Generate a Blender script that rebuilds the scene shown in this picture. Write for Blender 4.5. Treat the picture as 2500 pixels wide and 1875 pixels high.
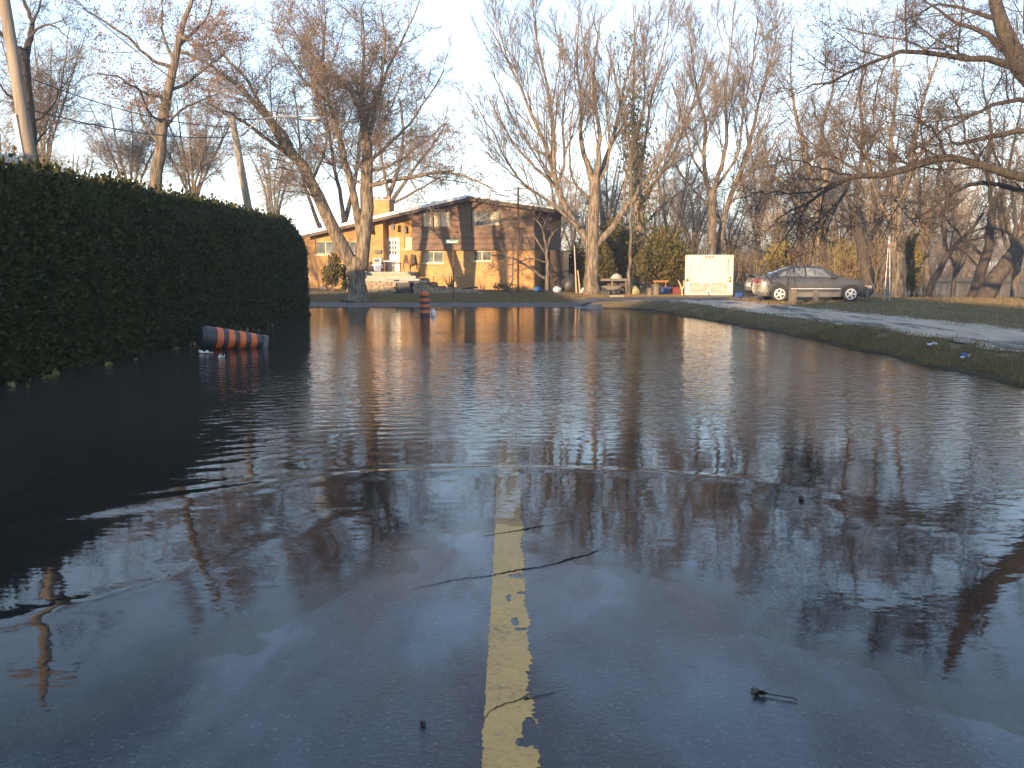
import bpy, bmesh, math, random
import numpy as np
from mathutils import Vector, Matrix
for _o in list(bpy.data.objects): bpy.data.objects.remove(_o, do_unlink=True)
scene = bpy.context.scene
COL = scene.collection
R = math.radians

# ------------------------------------------------------------------ camera, sky, sun, exposure
F, CX, CY, CAMZ = 2250.0, 1250.0, 937.5, 1.6
PITCH = math.atan(280.5 / F)
cam = bpy.data.cameras.new('camera'); cam.sensor_width = 36; cam.lens = 36 * F / 2500
cam.clip_start = 0.05; cam.clip_end = 3000
camo = bpy.data.objects.new('camera', cam); COL.objects.link(camo)
camo.location = (0, 0, CAMZ); camo.rotation_euler = (math.pi / 2 - PITCH, 0, 0)
scene.camera = camo
SUN_AZ, SUN_EL = R(26), R(7.5)          # light travels towards +y and +x, low
world = bpy.data.worlds.new('World'); scene.world = world; world.use_nodes = True
wn = world.node_tree.nodes; wl = world.node_tree.links
sky = wn.new('ShaderNodeTexSky'); sky.sky_type = 'NISHITA'; sky.sun_disc = False
sky.sun_elevation = SUN_EL; sky.sun_rotation = R(180) + SUN_AZ
sky.air_density = 1.0; sky.dust_density = 0.15; sky.ozone_density = 2.0
bg = wn['Background']; bg.inputs['Strength'].default_value = 0.15
hsv = wn.new('ShaderNodeHueSaturation'); hsv.inputs['Saturation'].default_value = 1.02; wl.new(sky.outputs[0], hsv.inputs['Color'])
tint = wn.new('ShaderNodeMix'); tint.data_type = 'RGBA'; tint.blend_type = 'MULTIPLY'; tint.inputs[0].default_value = 1.0; tint.inputs[7].default_value = (1.16, 1.17, 1.30, 1)   # cooler white balance of the air
gm_ = wn.new('ShaderNodeGamma'); gm_.inputs['Gamma'].default_value = 0.62; wl.new(hsv.outputs[0], gm_.inputs['Color']); wl.new(gm_.outputs[0], tint.inputs[6]); wl.new(tint.outputs[2], bg.inputs['Color'])   # milky, even air
sun = bpy.data.lights.new('sun', 'SUN'); sun.energy = 3.0; sun.angle = R(0.5); sun.color = (1.0, 0.69, 0.39)
suno = bpy.data.objects.new('sun', sun); COL.objects.link(suno)
sdir = Vector((math.sin(SUN_AZ) * math.cos(SUN_EL), math.cos(SUN_AZ) * math.cos(SUN_EL), -math.sin(SUN_EL)))
suno.rotation_euler = sdir.to_track_quat('-Z', 'Y').to_euler(); suno.location = (-20, -30, 30)
vs = scene.view_settings
vs.view_transform = 'Standard'; vs.look = 'None'; vs.exposure = 2.2; vs.gamma = 1.0; vs.use_curve_mapping = False
scene.cycles.volume_bounces = 0; scene.cycles.max_bounces = 8; scene.cycles.transparent_max_bounces = 12
scene.cycles.caustics_reflective = False; scene.cycles.caustics_refractive = False

# ------------------------------------------------------------------ pixels (2500 x 1875) to rays
_fw = np.array([0, math.cos(PITCH), -math.sin(PITCH)]); _up = np.array([0, math.sin(PITCH), math.cos(PITCH)])
def ray(px, py): return _fw * F + np.array([1.0, 0, 0]) * (px - CX) + _up * (CY - py)
def at(px, py, Y):
    r = ray(px, py); t = Y / r[1]; return np.array([r[0] * t, Y, CAMZ + r[2] * t])
def gp(px, py, z=0.0):
    r = ray(px, py); t = (z - CAMZ) / r[2]; return np.array([r[0] * t, r[1] * t, z])
def xat(px, Y): return at(px, 657, Y)[0]
def zat(py, Y): return at(1250, py, Y)[2]

# ------------------------------------------------------------------ object helpers
def props(o, label=None, cat=None, group=None, kind=None):
    if label: o['label'] = label
    if cat: o['category'] = cat
    if group: o['group'] = group
    if kind: o['kind'] = kind
    return o
def thing(name, label, cat, loc=(0, 0, 0), rz=0.0, group=None):
    o = bpy.data.objects.new(name, None); COL.objects.link(o); o.location = loc; o.rotation_euler = (0, 0, rz)
    o.empty_display_size = 0.2
    return props(o, label, cat, group)
def link(name, me, parent=None):
    o = bpy.data.objects.new(name, me); COL.objects.link(o)
    if parent is not None: o.parent = parent
    return o
def np_mesh(name, V, Fc, mat, smooth=False):
    """V (n,3), Fc list of arrays of equal-size faces"""
    me = bpy.data.meshes.new(name)
    if not isinstance(Fc, list): Fc = [Fc]
    Fc = [np.asarray(a, dtype=np.int32) for a in Fc if len(a)]
    V = np.asarray(V, dtype=np.float32)
    me.vertices.add(len(V)); me.vertices.foreach_set('co', V.ravel())
    loops = np.concatenate([a.ravel() for a in Fc]); tot = np.concatenate([np.full(len(a), a.shape[1], np.int32) for a in Fc])
    start = np.concatenate([[0], np.cumsum(tot)[:-1]]).astype(np.int32)
    me.loops.add(len(loops)); me.loops.foreach_set('vertex_index', loops)
    me.polygons.add(len(tot)); me.polygons.foreach_set('loop_start', start); me.polygons.foreach_set('loop_total', tot)
    me.polygons.foreach_set('use_smooth', np.full(len(tot), smooth, dtype=bool))
    me.update(calc_edges=True)
    if mat: me.materials.append(mat)
    return me
class MB:
    def __init__(s): s.v = []; s.f = []
    def add(s, V, Fs):
        n = len(s.v); s.v += [tuple(map(float, p)) for p in V]; s.f += [tuple(i + n for i in q) for q in Fs]; return s
    def box(s, x0, x1, y0, y1, z0, z1, M=None, taper=0.0):
        a = taper
        V = [(x0, y0, z0), (x1, y0, z0), (x1, y1, z0), (x0, y1, z0), (x0 + a, y0 + a, z1), (x1 - a, y0 + a, z1), (x1 - a, y1 - a, z1), (x0 + a, y1 - a, z1)]
        if M is not None: V = [M @ Vector(p) for p in V]
        return s.add(V, [(3, 2, 1, 0), (4, 5, 6, 7), (0, 1, 5, 4), (1, 2, 6, 5), (2, 3, 7, 6), (3, 0, 4, 7)])
    def quad(s, a, b, c, d): return s.add([a, b, c, d], [(0, 1, 2, 3)])
    def prism(s, prof, y0, y1, axis='y'):
        """2D outline (a,b) extruded along axis"""
        n = len(prof)
        def P(a, b, t): return (a, t, b) if axis == 'y' else ((t, a, b) if axis == 'x' else (a, b, t))
        V = [P(a, b, y0) for a, b in prof] + [P(a, b, y1) for a, b in prof]
        return s.add(V, [tuple(range(n)), tuple(range(2 * n - 1, n - 1, -1))] + [(i, i + n, (i + 1) % n + n, (i + 1) % n) for i in range(n)])
    def tube(s, pts, rad, k=8, caps=True):
        pts = np.array(pts, float); n = len(pts)
        if np.isscalar(rad): rad = [rad] * n
        V, Fs = ring_tubes(pts[None], np.array(rad, float)[None], k)
        s.add(V, [tuple(q) for q in Fs])
        if caps:
            b = len(s.v) - n * k; s.f.append(tuple(b + i for i in range(k))[::-1]); s.f.append(tuple(b + (n - 1) * k + i for i in range(k)))
        return s
    def lathe(s, prof, k=20, c=(0, 0, 0), axis='z'):
        V = []; Fs = []
        for r, h in prof:
            for i in range(k):
                a = 2 * math.pi * i / k
                p = (r * math.cos(a), r * math.sin(a), h)
                if axis == 'y': p = (p[0], p[2], p[1])
                if axis == 'x': p = (p[2], p[0], p[1])
                V.append((p[0] + c[0], p[1] + c[1], p[2] + c[2]))
        for j in range(len(prof) - 1):
            for i in range(k): Fs.append((j * k + i, j * k + (i + 1) % k, (j + 1) * k + (i + 1) % k, (j + 1) * k + i))
        Fs.append(tuple(range(k))[::-1]); Fs.append(tuple((len(prof) - 1) * k + i for i in range(k)))
        return s.add(V, Fs)
    def mesh(s, name, mat, smooth=False, bevel=0.0):
        me = bpy.data.meshes.new(name); me.from_pydata(s.v, [], s.f)
        bm = bmesh.new(); bm.from_mesh(me)
        bmesh.ops.recalc_face_normals(bm, faces=bm.faces)
        if bevel > 0:
            bmesh.ops.bevel(bm, geom=[e for e in bm.edges if len(e.link_faces) == 2 and e.calc_face_angle(0) > 0.5], offset=bevel, segments=1, affect='EDGES', clamp_overlap=True)
        bm.to_mesh(me); bm.free()
        if smooth:
            me.polygons.foreach_set('use_smooth', [True] * len(me.polygons))
            me.set_sharp_from_angle(angle=R(40))
        me.materials.append(mat); return me
    def build(s, name, mat, parent=None, smooth=False, bevel=0.0): return link(name, s.mesh(name, mat, smooth, bevel), parent)
def ring_tubes(P, Rr, k):
    """P (N,S,3) branch curves, Rr (N,S) radii -> verts, quad faces (open ended)"""
    N, S, _ = P.shape
    T = np.gradient(P, axis=1); T /= np.linalg.norm(T, axis=2, keepdims=True) + 1e-9
    D = P[:, -1] - P[:, 0]
    ref = np.where((np.abs(D[:, 2]) > 0.8 * np.linalg.norm(D, axis=1))[:, None], np.array([[1.0, 0, 0]]), np.array([[0, 0, 1.0]]))[:, None, :]
    A = np.cross(T, np.broadcast_to(ref, T.shape)); A /= np.linalg.norm(A, axis=2, keepdims=True) + 1e-9
    B = np.cross(T, A)
    ang = 2 * np.pi * np.arange(k) / k
    V = P[:, :, None, :] + Rr[:, :, None, None] * (np.cos(ang)[None, None, :, None] * A[:, :, None, :] + np.sin(ang)[None, None, :, None] * B[:, :, None, :])
    idx = np.arange(N * S * k).reshape(N, S, k); nx = np.roll(idx, -1, axis=2)
    Fs = np.stack([idx[:, :-1], nx[:, :-1], nx[:, 1:], idx[:, 1:]], axis=-1).reshape(-1, 4)
    return V.reshape(-1, 3), Fs
def copy_tree(o, parent=None):
    c = o.copy(); COL.objects.link(c); c.parent = parent
    for ch in list(o.children): copy_tree(ch, c)
    return c

# ------------------------------------------------------------------ procedural materials
def _new(name):
    m = bpy.data.materials.new(name); m.use_nodes = True
    return m, m.node_tree.nodes, m.node_tree.links, m.node_tree.nodes['Principled BSDF']
def _coord(N, L, scale=(1, 1, 1), what='Object', world=False):
    mp = N.new('ShaderNodeMapping'); mp.inputs['Scale'].default_value = scale
    if world:
        g = N.new('ShaderNodeNewGeometry'); L.new(g.outputs['Position'], mp.inputs[0])
    else:
        t = N.new('ShaderNodeTexCoord'); L.new(t.outputs[what], mp.inputs[0])
    return mp
def _noise(N, L, vec, scale, detail=4, rough=0.55):
    n = N.new('ShaderNodeTexNoise'); n.inputs['Scale'].default_value = scale; n.inputs['Detail'].default_value = detail; n.inputs['Roughness'].default_value = rough
    L.new(vec.outputs[0], n.inputs['Vector']); return n
def _ramp(N, L, src, stops):
    r = N.new('ShaderNodeValToRGB'); e = r.color_ramp.elements
    while len(e) < len(stops): e.new(0.5)
    for i, (p, c) in enumerate(stops):
        e[i].position = p; e[i].color = (*c, 1) if len(c) == 3 else c
    L.new(src, r.inputs[0]); return r
def pm(name, c1, c2=None, scale=3.0, rough=0.7, bump=0.0, bscale=20.0, metal=0.0, stretch=(1, 1, 1), world=False, spec=0.5, lo=0.35, hi=0.65, bdist=0.02, coat=0.0):
    m, N, L, b = _new(name)
    b.inputs['Roughness'].default_value = rough; b.inputs['Metallic'].default_value = metal; b.inputs['Specular IOR Level'].default_value = spec
    b.inputs['Coat Weight'].default_value = coat; b.inputs['Coat Roughness'].default_value = 0.08
    v = _coord(N, L, stretch, world=world)
    if c2 is None: c2 = tuple(min(1, c * 0.75) for c in c1)
    n = _noise(N, L, v, scale); r = _ramp(N, L, n.outputs['Fac'], [(lo, c1), (hi, c2)]); L.new(r.outputs[0], b.inputs['Base Color'])
    if bump > 0:
        n2 = _noise(N, L, v, bscale, 3); bp = N.new('ShaderNodeBump'); bp.inputs['Strength'].default_value = bump; bp.inputs['Distance'].default_value = bdist
        L.new(n2.outputs['Fac'], bp.inputs['Height']); L.new(bp.outputs[0], b.inputs['Normal'])
    return m
def leafmat(name, cols, rough=0.6, noise=0.6, transl=0.25):
    """per-leaf colour plus larger patches"""
    m, N, L, b = _new(name)
    g = N.new('ShaderNodeNewGeometry'); v = _coord(N, L, world=True); n = _noise(N, L, v, noise, 3)
    a = N.new('ShaderNodeMath'); a.operation = 'MULTIPLY_ADD'; a.inputs[1].default_value = 0.55; L.new(g.outputs['Random Per Island'], a.inputs[0])
    s = N.new('ShaderNodeMath'); s.operation = 'MULTIPLY'; s.inputs[1].default_value = 0.5; L.new(n.outputs['Fac'], s.inputs[0]); L.new(s.outputs[0], a.inputs[2])
    st = [(i / (len(cols) - 1) * 0.7 + 0.12, c) for i, c in enumerate(cols)]
    r = _ramp(N, L, a.outputs[0], st); L.new(r.outputs[0], b.inputs['Base Color'])
    b.inputs['Roughness'].default_value = rough; b.inputs['Specular IOR Level'].default_value = 0.08
    if transl > 0:
        t = N.new('ShaderNodeBsdfTranslucent'); L.new(r.outputs[0], t.inputs['Color']); mx = N.new('ShaderNodeMixShader'); mx.inputs[0].default_value = transl
        L.new(b.outputs[0], mx.inputs[1]); L.new(t.outputs[0], mx.inputs[2]); L.new(mx.outputs[0], N['Material Output'].inputs['Surface'])
    return m
def brickmat(name, c1, c2, mortar, bw=0.22, bh=0.075):
    m, N, L, b = _new(name)
    t = N.new('ShaderNodeTexCoord'); sp = N.new('ShaderNodeSeparateXYZ'); L.new(t.outputs['Object'], sp.inputs[0])
    ad = N.new('ShaderNodeMath'); L.new(sp.outputs[0], ad.inputs[0]); L.new(sp.outputs[1], ad.inputs[1])
    cb = N.new('ShaderNodeCombineXYZ'); L.new(ad.outputs[0], cb.inputs[0]); L.new(sp.outputs[2], cb.inputs[1])
    br = N.new('ShaderNodeTexBrick'); L.new(cb.outputs[0], br.inputs['Vector'])
    br.inputs['Color1'].default_value = (*c1, 1); br.inputs['Color2'].default_value = (*c2, 1); br.inputs['Mortar'].default_value = (*mortar, 1)
    br.inputs['Scale'].default_value = 1.0; br.inputs['Brick Width'].default_value = bw; br.inputs['Row Height'].default_value = bh; br.inputs['Mortar Size'].default_value = 0.008; br.inputs['Bias'].default_value = -0.1
    n = _noise(N, L, cb, 1.3, 5); r = _ramp(N, L, n.outputs['Fac'], [(0.3, (0.72, 0.70, 0.66)), (0.7, (1.12, 1.1, 1.05))])
    mx = N.new('ShaderNodeMix'); mx.data_type = 'RGBA'; mx.blend_type = 'MULTIPLY'; mx.inputs[0].default_value = 1.0
    L.new(br.outputs['Color'], mx.inputs[6]); L.new(r.outputs[0], mx.inputs[7]); L.new(mx.outputs[2], b.inputs['Base Color'])
    bp = N.new('ShaderNodeBump'); bp.inputs['Strength'].default_value = 0.6; bp.inputs['Distance'].default_value = 0.01; bp.invert = True
    L.new(br.outputs['Fac'], bp.inputs['Height']); L.new(bp.outputs[0], b.inputs['Normal'])
    b.inputs['Roughness'].default_value = 0.85; return m
def glassmat(name, tint, rough=0.04, var=0.5, spec=0.35, coat=0.0):
    m, N, L, b = _new(name)
    v = _coord(N, L); n = _noise(N, L, v, 1.6, 3); r = _ramp(N, L, n.outputs['Fac'], [(0.38, tuple(c * var for c in tint)), (0.62, tint)])
    L.new(r.outputs[0], b.inputs['Base Color']); b.inputs['Roughness'].default_value = rough; b.inputs['Specular IOR Level'].default_value = spec
    b.inputs['Coat Weight'].default_value = coat; b.inputs['Coat Roughness'].default_value = 0.02
    return m
def barkmat(name, c1, c2, bump=0.7):
    return pm(name, c1, c2, scale=3.5, rough=0.9, bump=bump, bscale=6, stretch=(3.2, 3.2, 0.55), world=True, spec=0.15, bdist=0.09, lo=.40, hi=.60)
M = {}
M['bark'] = barkmat('bark_tan', (0.23, 0.185, 0.135), (0.085, 0.066, 0.05))
M['bark_grey'] = barkmat('bark_grey', (0.18, 0.145, 0.11), (0.075, 0.06, 0.048))
M['bark_dark'] = barkmat('bark_dark', (0.085, 0.068, 0.055), (0.05, 0.042, 0.036))
M['twig'] = pm('twig_brown', (0.205, 0.165, 0.128), (0.135, 0.107, 0.083), 0.8, 0.85, world=True, spec=0.2)
M['twig_far_hazed'] = pm('twig_far_hazed', (0.34, 0.275, 0.205), (0.24, 0.19, 0.145), 0.6, 0.85, world=True, spec=0.2)  # paler twig copy; distance haze and sunlight painted into the colour
M['twig_dark'] = pm('twig_dark', (0.10, 0.075, 0.06), (0.06, 0.048, 0.04), 0.8, 0.85, world=True, spec=0.2)
M['bud'] = leafmat('bud_red', [(0.17, 0.065, 0.05), (0.24, 0.115, 0.08), (0.27, 0.16, 0.10)], 0.7, 0.5, 0.2)
M['hedge'] = leafmat('cedar_green', [(0.028, 0.034, 0.014), (0.042, 0.052, 0.018), (0.062, 0.066, 0.022), (0.095, 0.066, 0.028)], 0.6, 0.7, 0.2)
M['creeper'] = leafmat('creeper_green', [(0.09, 0.10, 0.03), (0.15, 0.15, 0.045), (0.21, 0.18, 0.06)], 0.6, 0.8, 0.35)
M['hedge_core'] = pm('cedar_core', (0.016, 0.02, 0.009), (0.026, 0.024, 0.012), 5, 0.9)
M['cedar'] = leafmat('cedar_light', [(0.045, 0.045, 0.017), (0.08, 0.078, 0.024), (0.13, 0.11, 0.035), (0.17, 0.12, 0.045)], 0.6, 0.8, 0.3)
M['thicket'] = leafmat('thicket_twig', [(0.12, 0.085, 0.052), (0.21, 0.15, 0.09), (0.28, 0.205, 0.125)], 0.85, 0.15, 0.0)
M['thicket_leaf'] = leafmat('thicket_leaf', [(0.13, 0.10, 0.04), (0.20, 0.16, 0.055), (0.26, 0.19, 0.08), (0.17, 0.17, 0.05)], 0.7, 0.12, 0.3)
M['grass'] = leafmat('grass_blade', [(0.10, 0.068, 0.04), (0.16, 0.115, 0.05), (0.22, 0.16, 0.075), (0.30, 0.22, 0.11)], 0.7, 0.6, 0.2)
M['brick'] = brickmat('brick_tan', (0.50, 0.27, 0.09), (0.37, 0.185, 0.06), (0.40, 0.28, 0.16))
M['siding'] = pm('siding_brown', (0.165, 0.098, 0.062), (0.115, 0.068, 0.045), 2.5, 0.75, 0.25, 30, stretch=(0.4, 1, 4))
M['fascia'] = pm('fascia_brown', (0.10, 0.065, 0.045), (0.07, 0.045, 0.03), 3, 0.7)
M['white'] = pm('white_paint', (0.80, 0.78, 0.74), (0.70, 0.68, 0.64), 3, 0.5)
M['roofwhite'] = pm('roof_edge_white', (0.85, 0.85, 0.86), (0.78, 0.78, 0.80), 2, 0.6)
M['shingle'] = pm('roof_shingle', (0.16, 0.155, 0.15), (0.10, 0.10, 0.10), 6, 0.9, 0.4, 30)
M['curtain_glare'] = glassmat('window_curtain_glare', (0.62, 0.52, 0.36), 0.05, 0.75)  # cream curtain colour also carries the sunlit sky's reflection on the glass
M['glass'] = glassmat('window_glass', (0.17, 0.19, 0.20), 0.04, 0.30)
M['frame'] = pm('window_frame', (0.60, 0.48, 0.33), (0.5, 0.4, 0.28), 4, 0.6)
M['sill'] = pm('window_sill', (0.62, 0.52, 0.40), (0.52, 0.43, 0.33), 5, 0.8)
M['black'] = pm('black_metal', (0.02, 0.02, 0.022), (0.03, 0.028, 0.026), 5, 0.5)
M['darkwood'] = pm('dark_wood', (0.085, 0.055, 0.038), (0.045, 0.032, 0.025), 3, 0.8, 0.3, 20, stretch=(6, 6, 0.6))
M['greywood'] = pm('weathered_wood', (0.17, 0.14, 0.11), (0.10, 0.083, 0.066), 4, 0.85, 0.4, 25, stretch=(3, 3, 0.5))
M['lightwood'] = pm('pale_wood', (0.48, 0.36, 0.22), (0.36, 0.26, 0.16), 4, 0.8)
M['pole'] = pm('pole_wood', (0.25, 0.21, 0.165), (0.15, 0.125, 0.10), 2, 0.85, 0.5, 14, stretch=(6, 6, 0.25), world=True)
M['concrete'] = pm('concrete', (0.36, 0.33, 0.29), (0.26, 0.24, 0.21), 4, 0.9, 0.3, 30)
M['stone'] = leafmat('field_stone', [(0.20, 0.16, 0.115), (0.30, 0.24, 0.165), (0.38, 0.30, 0.20), (0.25, 0.20, 0.16)], 0.9, 3.0, 0.0)
M['steel'] = pm('galvanised_steel', (0.42, 0.43, 0.44), (0.34, 0.35, 0.36), 4, 0.45, metal=0.6)
M['orange'] = pm('drum_orange', (0.72, 0.16, 0.03), (0.55, 0.12, 0.03), 5, 0.5, 0.15, 40)
M['drumblack'] = pm('drum_black', (0.035, 0.035, 0.04), (0.055, 0.05, 0.05), 6, 0.5, 0.15, 30)
M['carpaint'] = pm('car_paint_grey', (0.062, 0.060, 0.060), (0.046, 0.045, 0.045), 3, 0.38, metal=0.25, coat=0.35)
M['cladding'] = pm('car_cladding', (0.13, 0.125, 0.12), (0.10, 0.095, 0.09), 2, 0.45)
M['carglass'] = glassmat('car_glass', (0.17, 0.18, 0.185), 0.03, 0.45, .6, .3)
M['tyre'] = pm('tyre_rubber', (0.022, 0.021, 0.02), (0.04, 0.036, 0.032), 6, 0.85)
M['rim'] = pm('alloy_rim', (0.62, 0.61, 0.6), (0.5, 0.5, 0.5), 6, 0.35, metal=0.5)
M['redlens'] = pm('red_lens', (0.16, 0.012, 0.012), (0.11, 0.008, 0.008), 6, 0.2)
M['amber'] = pm('amber_lens', (0.75, 0.26, 0.04), (0.65, 0.2, 0.03), 6, 0.25)
M['headlamp'] = pm('clear_lens', (0.55, 0.55, 0.52), (0.4, 0.4, 0.4), 6, 0.12)
M['trailer'] = pm('trailer_white', (0.45, 0.41, 0.34), (0.38, 0.345, 0.285), 1.5, 0.45)
M['trailer_worn'] = pm('trailer_worn_panel', (0.31, 0.285, 0.245), (0.22, 0.20, 0.17), 4, 0.6)
M['seam'] = pm('seam_grey', (0.30, 0.26, 0.23), (0.24, 0.2, 0.18), 4, 0.7)
M['blue'] = pm('blue_plastic', (0.025, 0.05, 0.17), (0.02, 0.04, 0.13), 4, 0.4)
M['red'] = pm('red_plastic', (0.15, 0.022, 0.02), (0.11, 0.02, 0.018), 4, 0.4)
M['bagwhite'] = pm('plastic_bag', (0.58, 0.60, 0.64), (0.42, 0.45, 0.52), 8, 0.4, 0.4, 20)
M['bagblue'] = pm('blue_tarp', (0.06, 0.17, 0.42), (0.05, 0.12, 0.3), 8, 0.4, 0.4, 20)
M['olive'] = pm('olive_canvas', (0.27, 0.25, 0.12), (0.2, 0.18, 0.09), 5, 0.8)
M['green'] = pm('sign_green', (0.02, 0.13, 0.075), (0.018, 0.11, 0.06), 4, 0.5)
M['signwhite'] = pm('sign_white', (0.82, 0.84, 0.82), (0.76, 0.78, 0.76), 4, 0.5)
M['rust'] = pm('rusty_pipe', (0.13, 0.055, 0.03), (0.08, 0.035, 0.022), 6, 0.8)
M['orangeobj'] = pm('orange_paint', (0.34, 0.12, 0.04), (0.26, 0.09, 0.03), 5, 0.6)
M['wire'] = pm('wire_black', (0.03, 0.03, 0.03), (0.05, 0.045, 0.04), 5, 0.6)
M['clay'] = pm('clay_pot', (0.46, 0.19, 0.09), (0.36, 0.15, 0.08), 5, 0.8)
M['crack'] = pm('crack_gap', (0.004, 0.004, 0.005), (0.014, 0.014, 0.015), 30, 0.9, spec=0.05)
M['leafdark'] = pm('wet_leaf', (0.018, 0.013, 0.009), (0.035, 0.024, 0.015), 30, 0.5)

# ------------------------------------------------------------------ ground shape
def sst(a, b, x):
    t = np.clip((np.asarray(x, float) - a) / (b - a), 0, 1); return t * t * (3 - 2 * t)
_rg = np.random.default_rng(5)
_ph = _rg.uniform(0, 6.28, (24, 2)); _kd = _rg.uniform(0, 6.28, 24)
def wob(x, y, wl, n=6, o=0):
    """smooth noise, about -1..1, wavelength wl"""
    s = 0
    for i in range(n):
        k = 2 * np.pi / (wl * (0.55 + 0.9 * i / n)); a = _kd[(i + o) % 24]
        s = s + np.sin(k * (x * np.cos(a) + y * np.sin(a)) + _ph[(i + o) % 24, 0]) * np.cos(0.37 * k * (x * np.sin(a) - y * np.cos(a)) + _ph[(i + o) % 24, 1])
    return s / (0.6 * n)
SHY = [-60, 5, 12.7, 20.8, 25, 30.5, 34, 36.7, 38.9]; SHX = [7.5, 7.3, 7.1, 6.95, 6.75, 6.05, 5.75, 5.6, 2.5]
def shore(y): return np.interp(y, SHY, SHX) + 0.10 * np.sin(1.9 * y) + 0.06 * np.sin(4.7 * y + 1)
def ground(x, y):
    x = np.asarray(x, float); y = np.asarray(y, float)
    road = 0.0065 * (4.7 - np.minimum(y, 8)) - 0.03 * np.maximum(y - 8, 0) - 0.012 * (np.sqrt(x * x + 0.16) - 0.4)
    road = np.clip(road, -0.32, 0.22) + 0.0022 * wob(x * .7, y, 1.1) + 0.0014 * wob(x, y * 0.6, 0.28, 6, 7)
    dr = x - shore(y)
    right = np.interp(dr, [-4, -1, 0, 0.35, 1.0, 4, 40], [-0.32, -0.10, 0, 0.10, 0.27, 0.32, 0.40]) + 0.025 * wob(x, y, 1.6, 6, 3) * sst(-0.2, 0.6, dr)
    df = y - 38.9
    far = np.interp(df, [-8, -2, 0, 0.5, 3.6, 5.2, 8, 14, 60], [-0.32, -0.07, 0, 0.03, 0.06, 0.20, 0.30, 0.46, 0.55]) + 0.02 * wob(x, y, 2.5, 6, 9) * sst(3.8, 6, df)
    left = np.interp(-x, [5.5, 7.8, 8.6, 11, 60], [-0.32, -0.06, 0.03, 0.25, 0.4])
    z = np.maximum(np.maximum(road, right), np.maximum(far, left))
    riv = np.minimum(np.minimum(y - 41.0, (x - 0.385 * y) * 0.8), 118 - y)
    return z * (1 - sst(0, 3, riv)) - 0.7 * sst(0, 3, riv)
def gz(x, y): return float(ground(x, y))
def grid(xs, ys, zf, drop=None):
    X, Y = np.meshgrid(xs, ys); Z = zf(X, Y)
    V = np.stack([X, Y, Z], -1).reshape(-1, 3)
    n, m = len(ys), len(xs); i = np.arange(n * m).reshape(n, m)
    Fs = np.stack([i[:-1, :-1], i[:-1, 1:], i[1:, 1:], i[1:, :-1]], -1).reshape(-1, 4)
    return V, Fs
def terr(x, y):
    z = ground(x, y)
    on = ((np.abs(x) < 3.4) & (y < 41)) | ((y > 39.2) & (y < 42.3) & (x < 12))
    return np.where(on, z - 0.05, z)
def spread(*segs):
    out = []
    for a, b, s in segs: out += list(np.arange(a, b, s))
    return np.array(out + [segs[-1][1]])
M['ground'] = None
m, N, L, b = _new('ground_turf'); M['ground'] = m
v = _coord(N, L, world=True); n1 = _noise(N, L, v, 0.5, 6, 0.65); n2 = _noise(N, L, v, 5.0, 5, 0.7)
mx = N.new('ShaderNodeMath'); mx.operation = 'MULTIPLY_ADD'; mx.inputs[1].default_value = 0.55; L.new(n2.outputs[0], mx.inputs[0])
m2 = N.new('ShaderNodeMath'); m2.operation = 'MULTIPLY'; m2.inputs[1].default_value = 0.5; L.new(n1.outputs[0], m2.inputs[0]); L.new(m2.outputs[0], mx.inputs[2])
r = _ramp(N, L, mx.outputs[0], [(0.36, (0.06, 0.043, 0.03)), (0.46, (0.155, 0.113, 0.066)), (0.55, (0.14, 0.112, 0.056)), (0.68, (0.26, 0.19, 0.115))])
gz_ = N.new('ShaderNodeNewGeometry'); sz_ = N.new('ShaderNodeSeparateXYZ'); L.new(gz_.outputs['Position'], sz_.inputs[0])
wet = N.new('ShaderNodeMapRange'); wet.inputs['From Min'].default_value = 0.0; wet.inputs['From Max'].default_value = 0.09; wet.inputs['To Min'].default_value = 0.30; L.new(sz_.outputs[2], wet.inputs['Value'])   # soaked soil at the water line
wm = N.new('ShaderNodeMix'); wm.data_type = 'RGBA'; wm.blend_type = 'MULTIPLY'; wm.inputs[0].default_value = 1.0; L.new(r.outputs[0], wm.inputs[6]); L.new(wet.outputs[0], wm.inputs[7])
L.new(wm.outputs[2], b.inputs['Base Color']); b.inputs['Roughness'].default_value = 0.95; b.inputs['Specular IOR Level'].default_value = 0.15
bp = N.new('ShaderNodeBump'); bp.inputs['Strength'].default_value = 0.8; bp.inputs['Distance'].default_value = 0.06
n3 = _noise(N, L, v, 12, 4); L.new(n3.outputs[0], bp.inputs['Height']); L.new(bp.outputs[0], b.inputs['Normal'])
V, Fs = grid(spread((-700, -100, 60), (-100, -20, 8), (-20, 20, 0.3), (20, 100, 4), (100, 700, 60)), spread((-80, 0, 5), (0, 55, 0.3), (55, 125, 2.5), (125, 1500, 80)), terr)
props(link('ground', np_mesh('ground', V, Fs, M['ground'], True)), 'brown grass yard and lawn around the flooded road', kind='structure')

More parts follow.
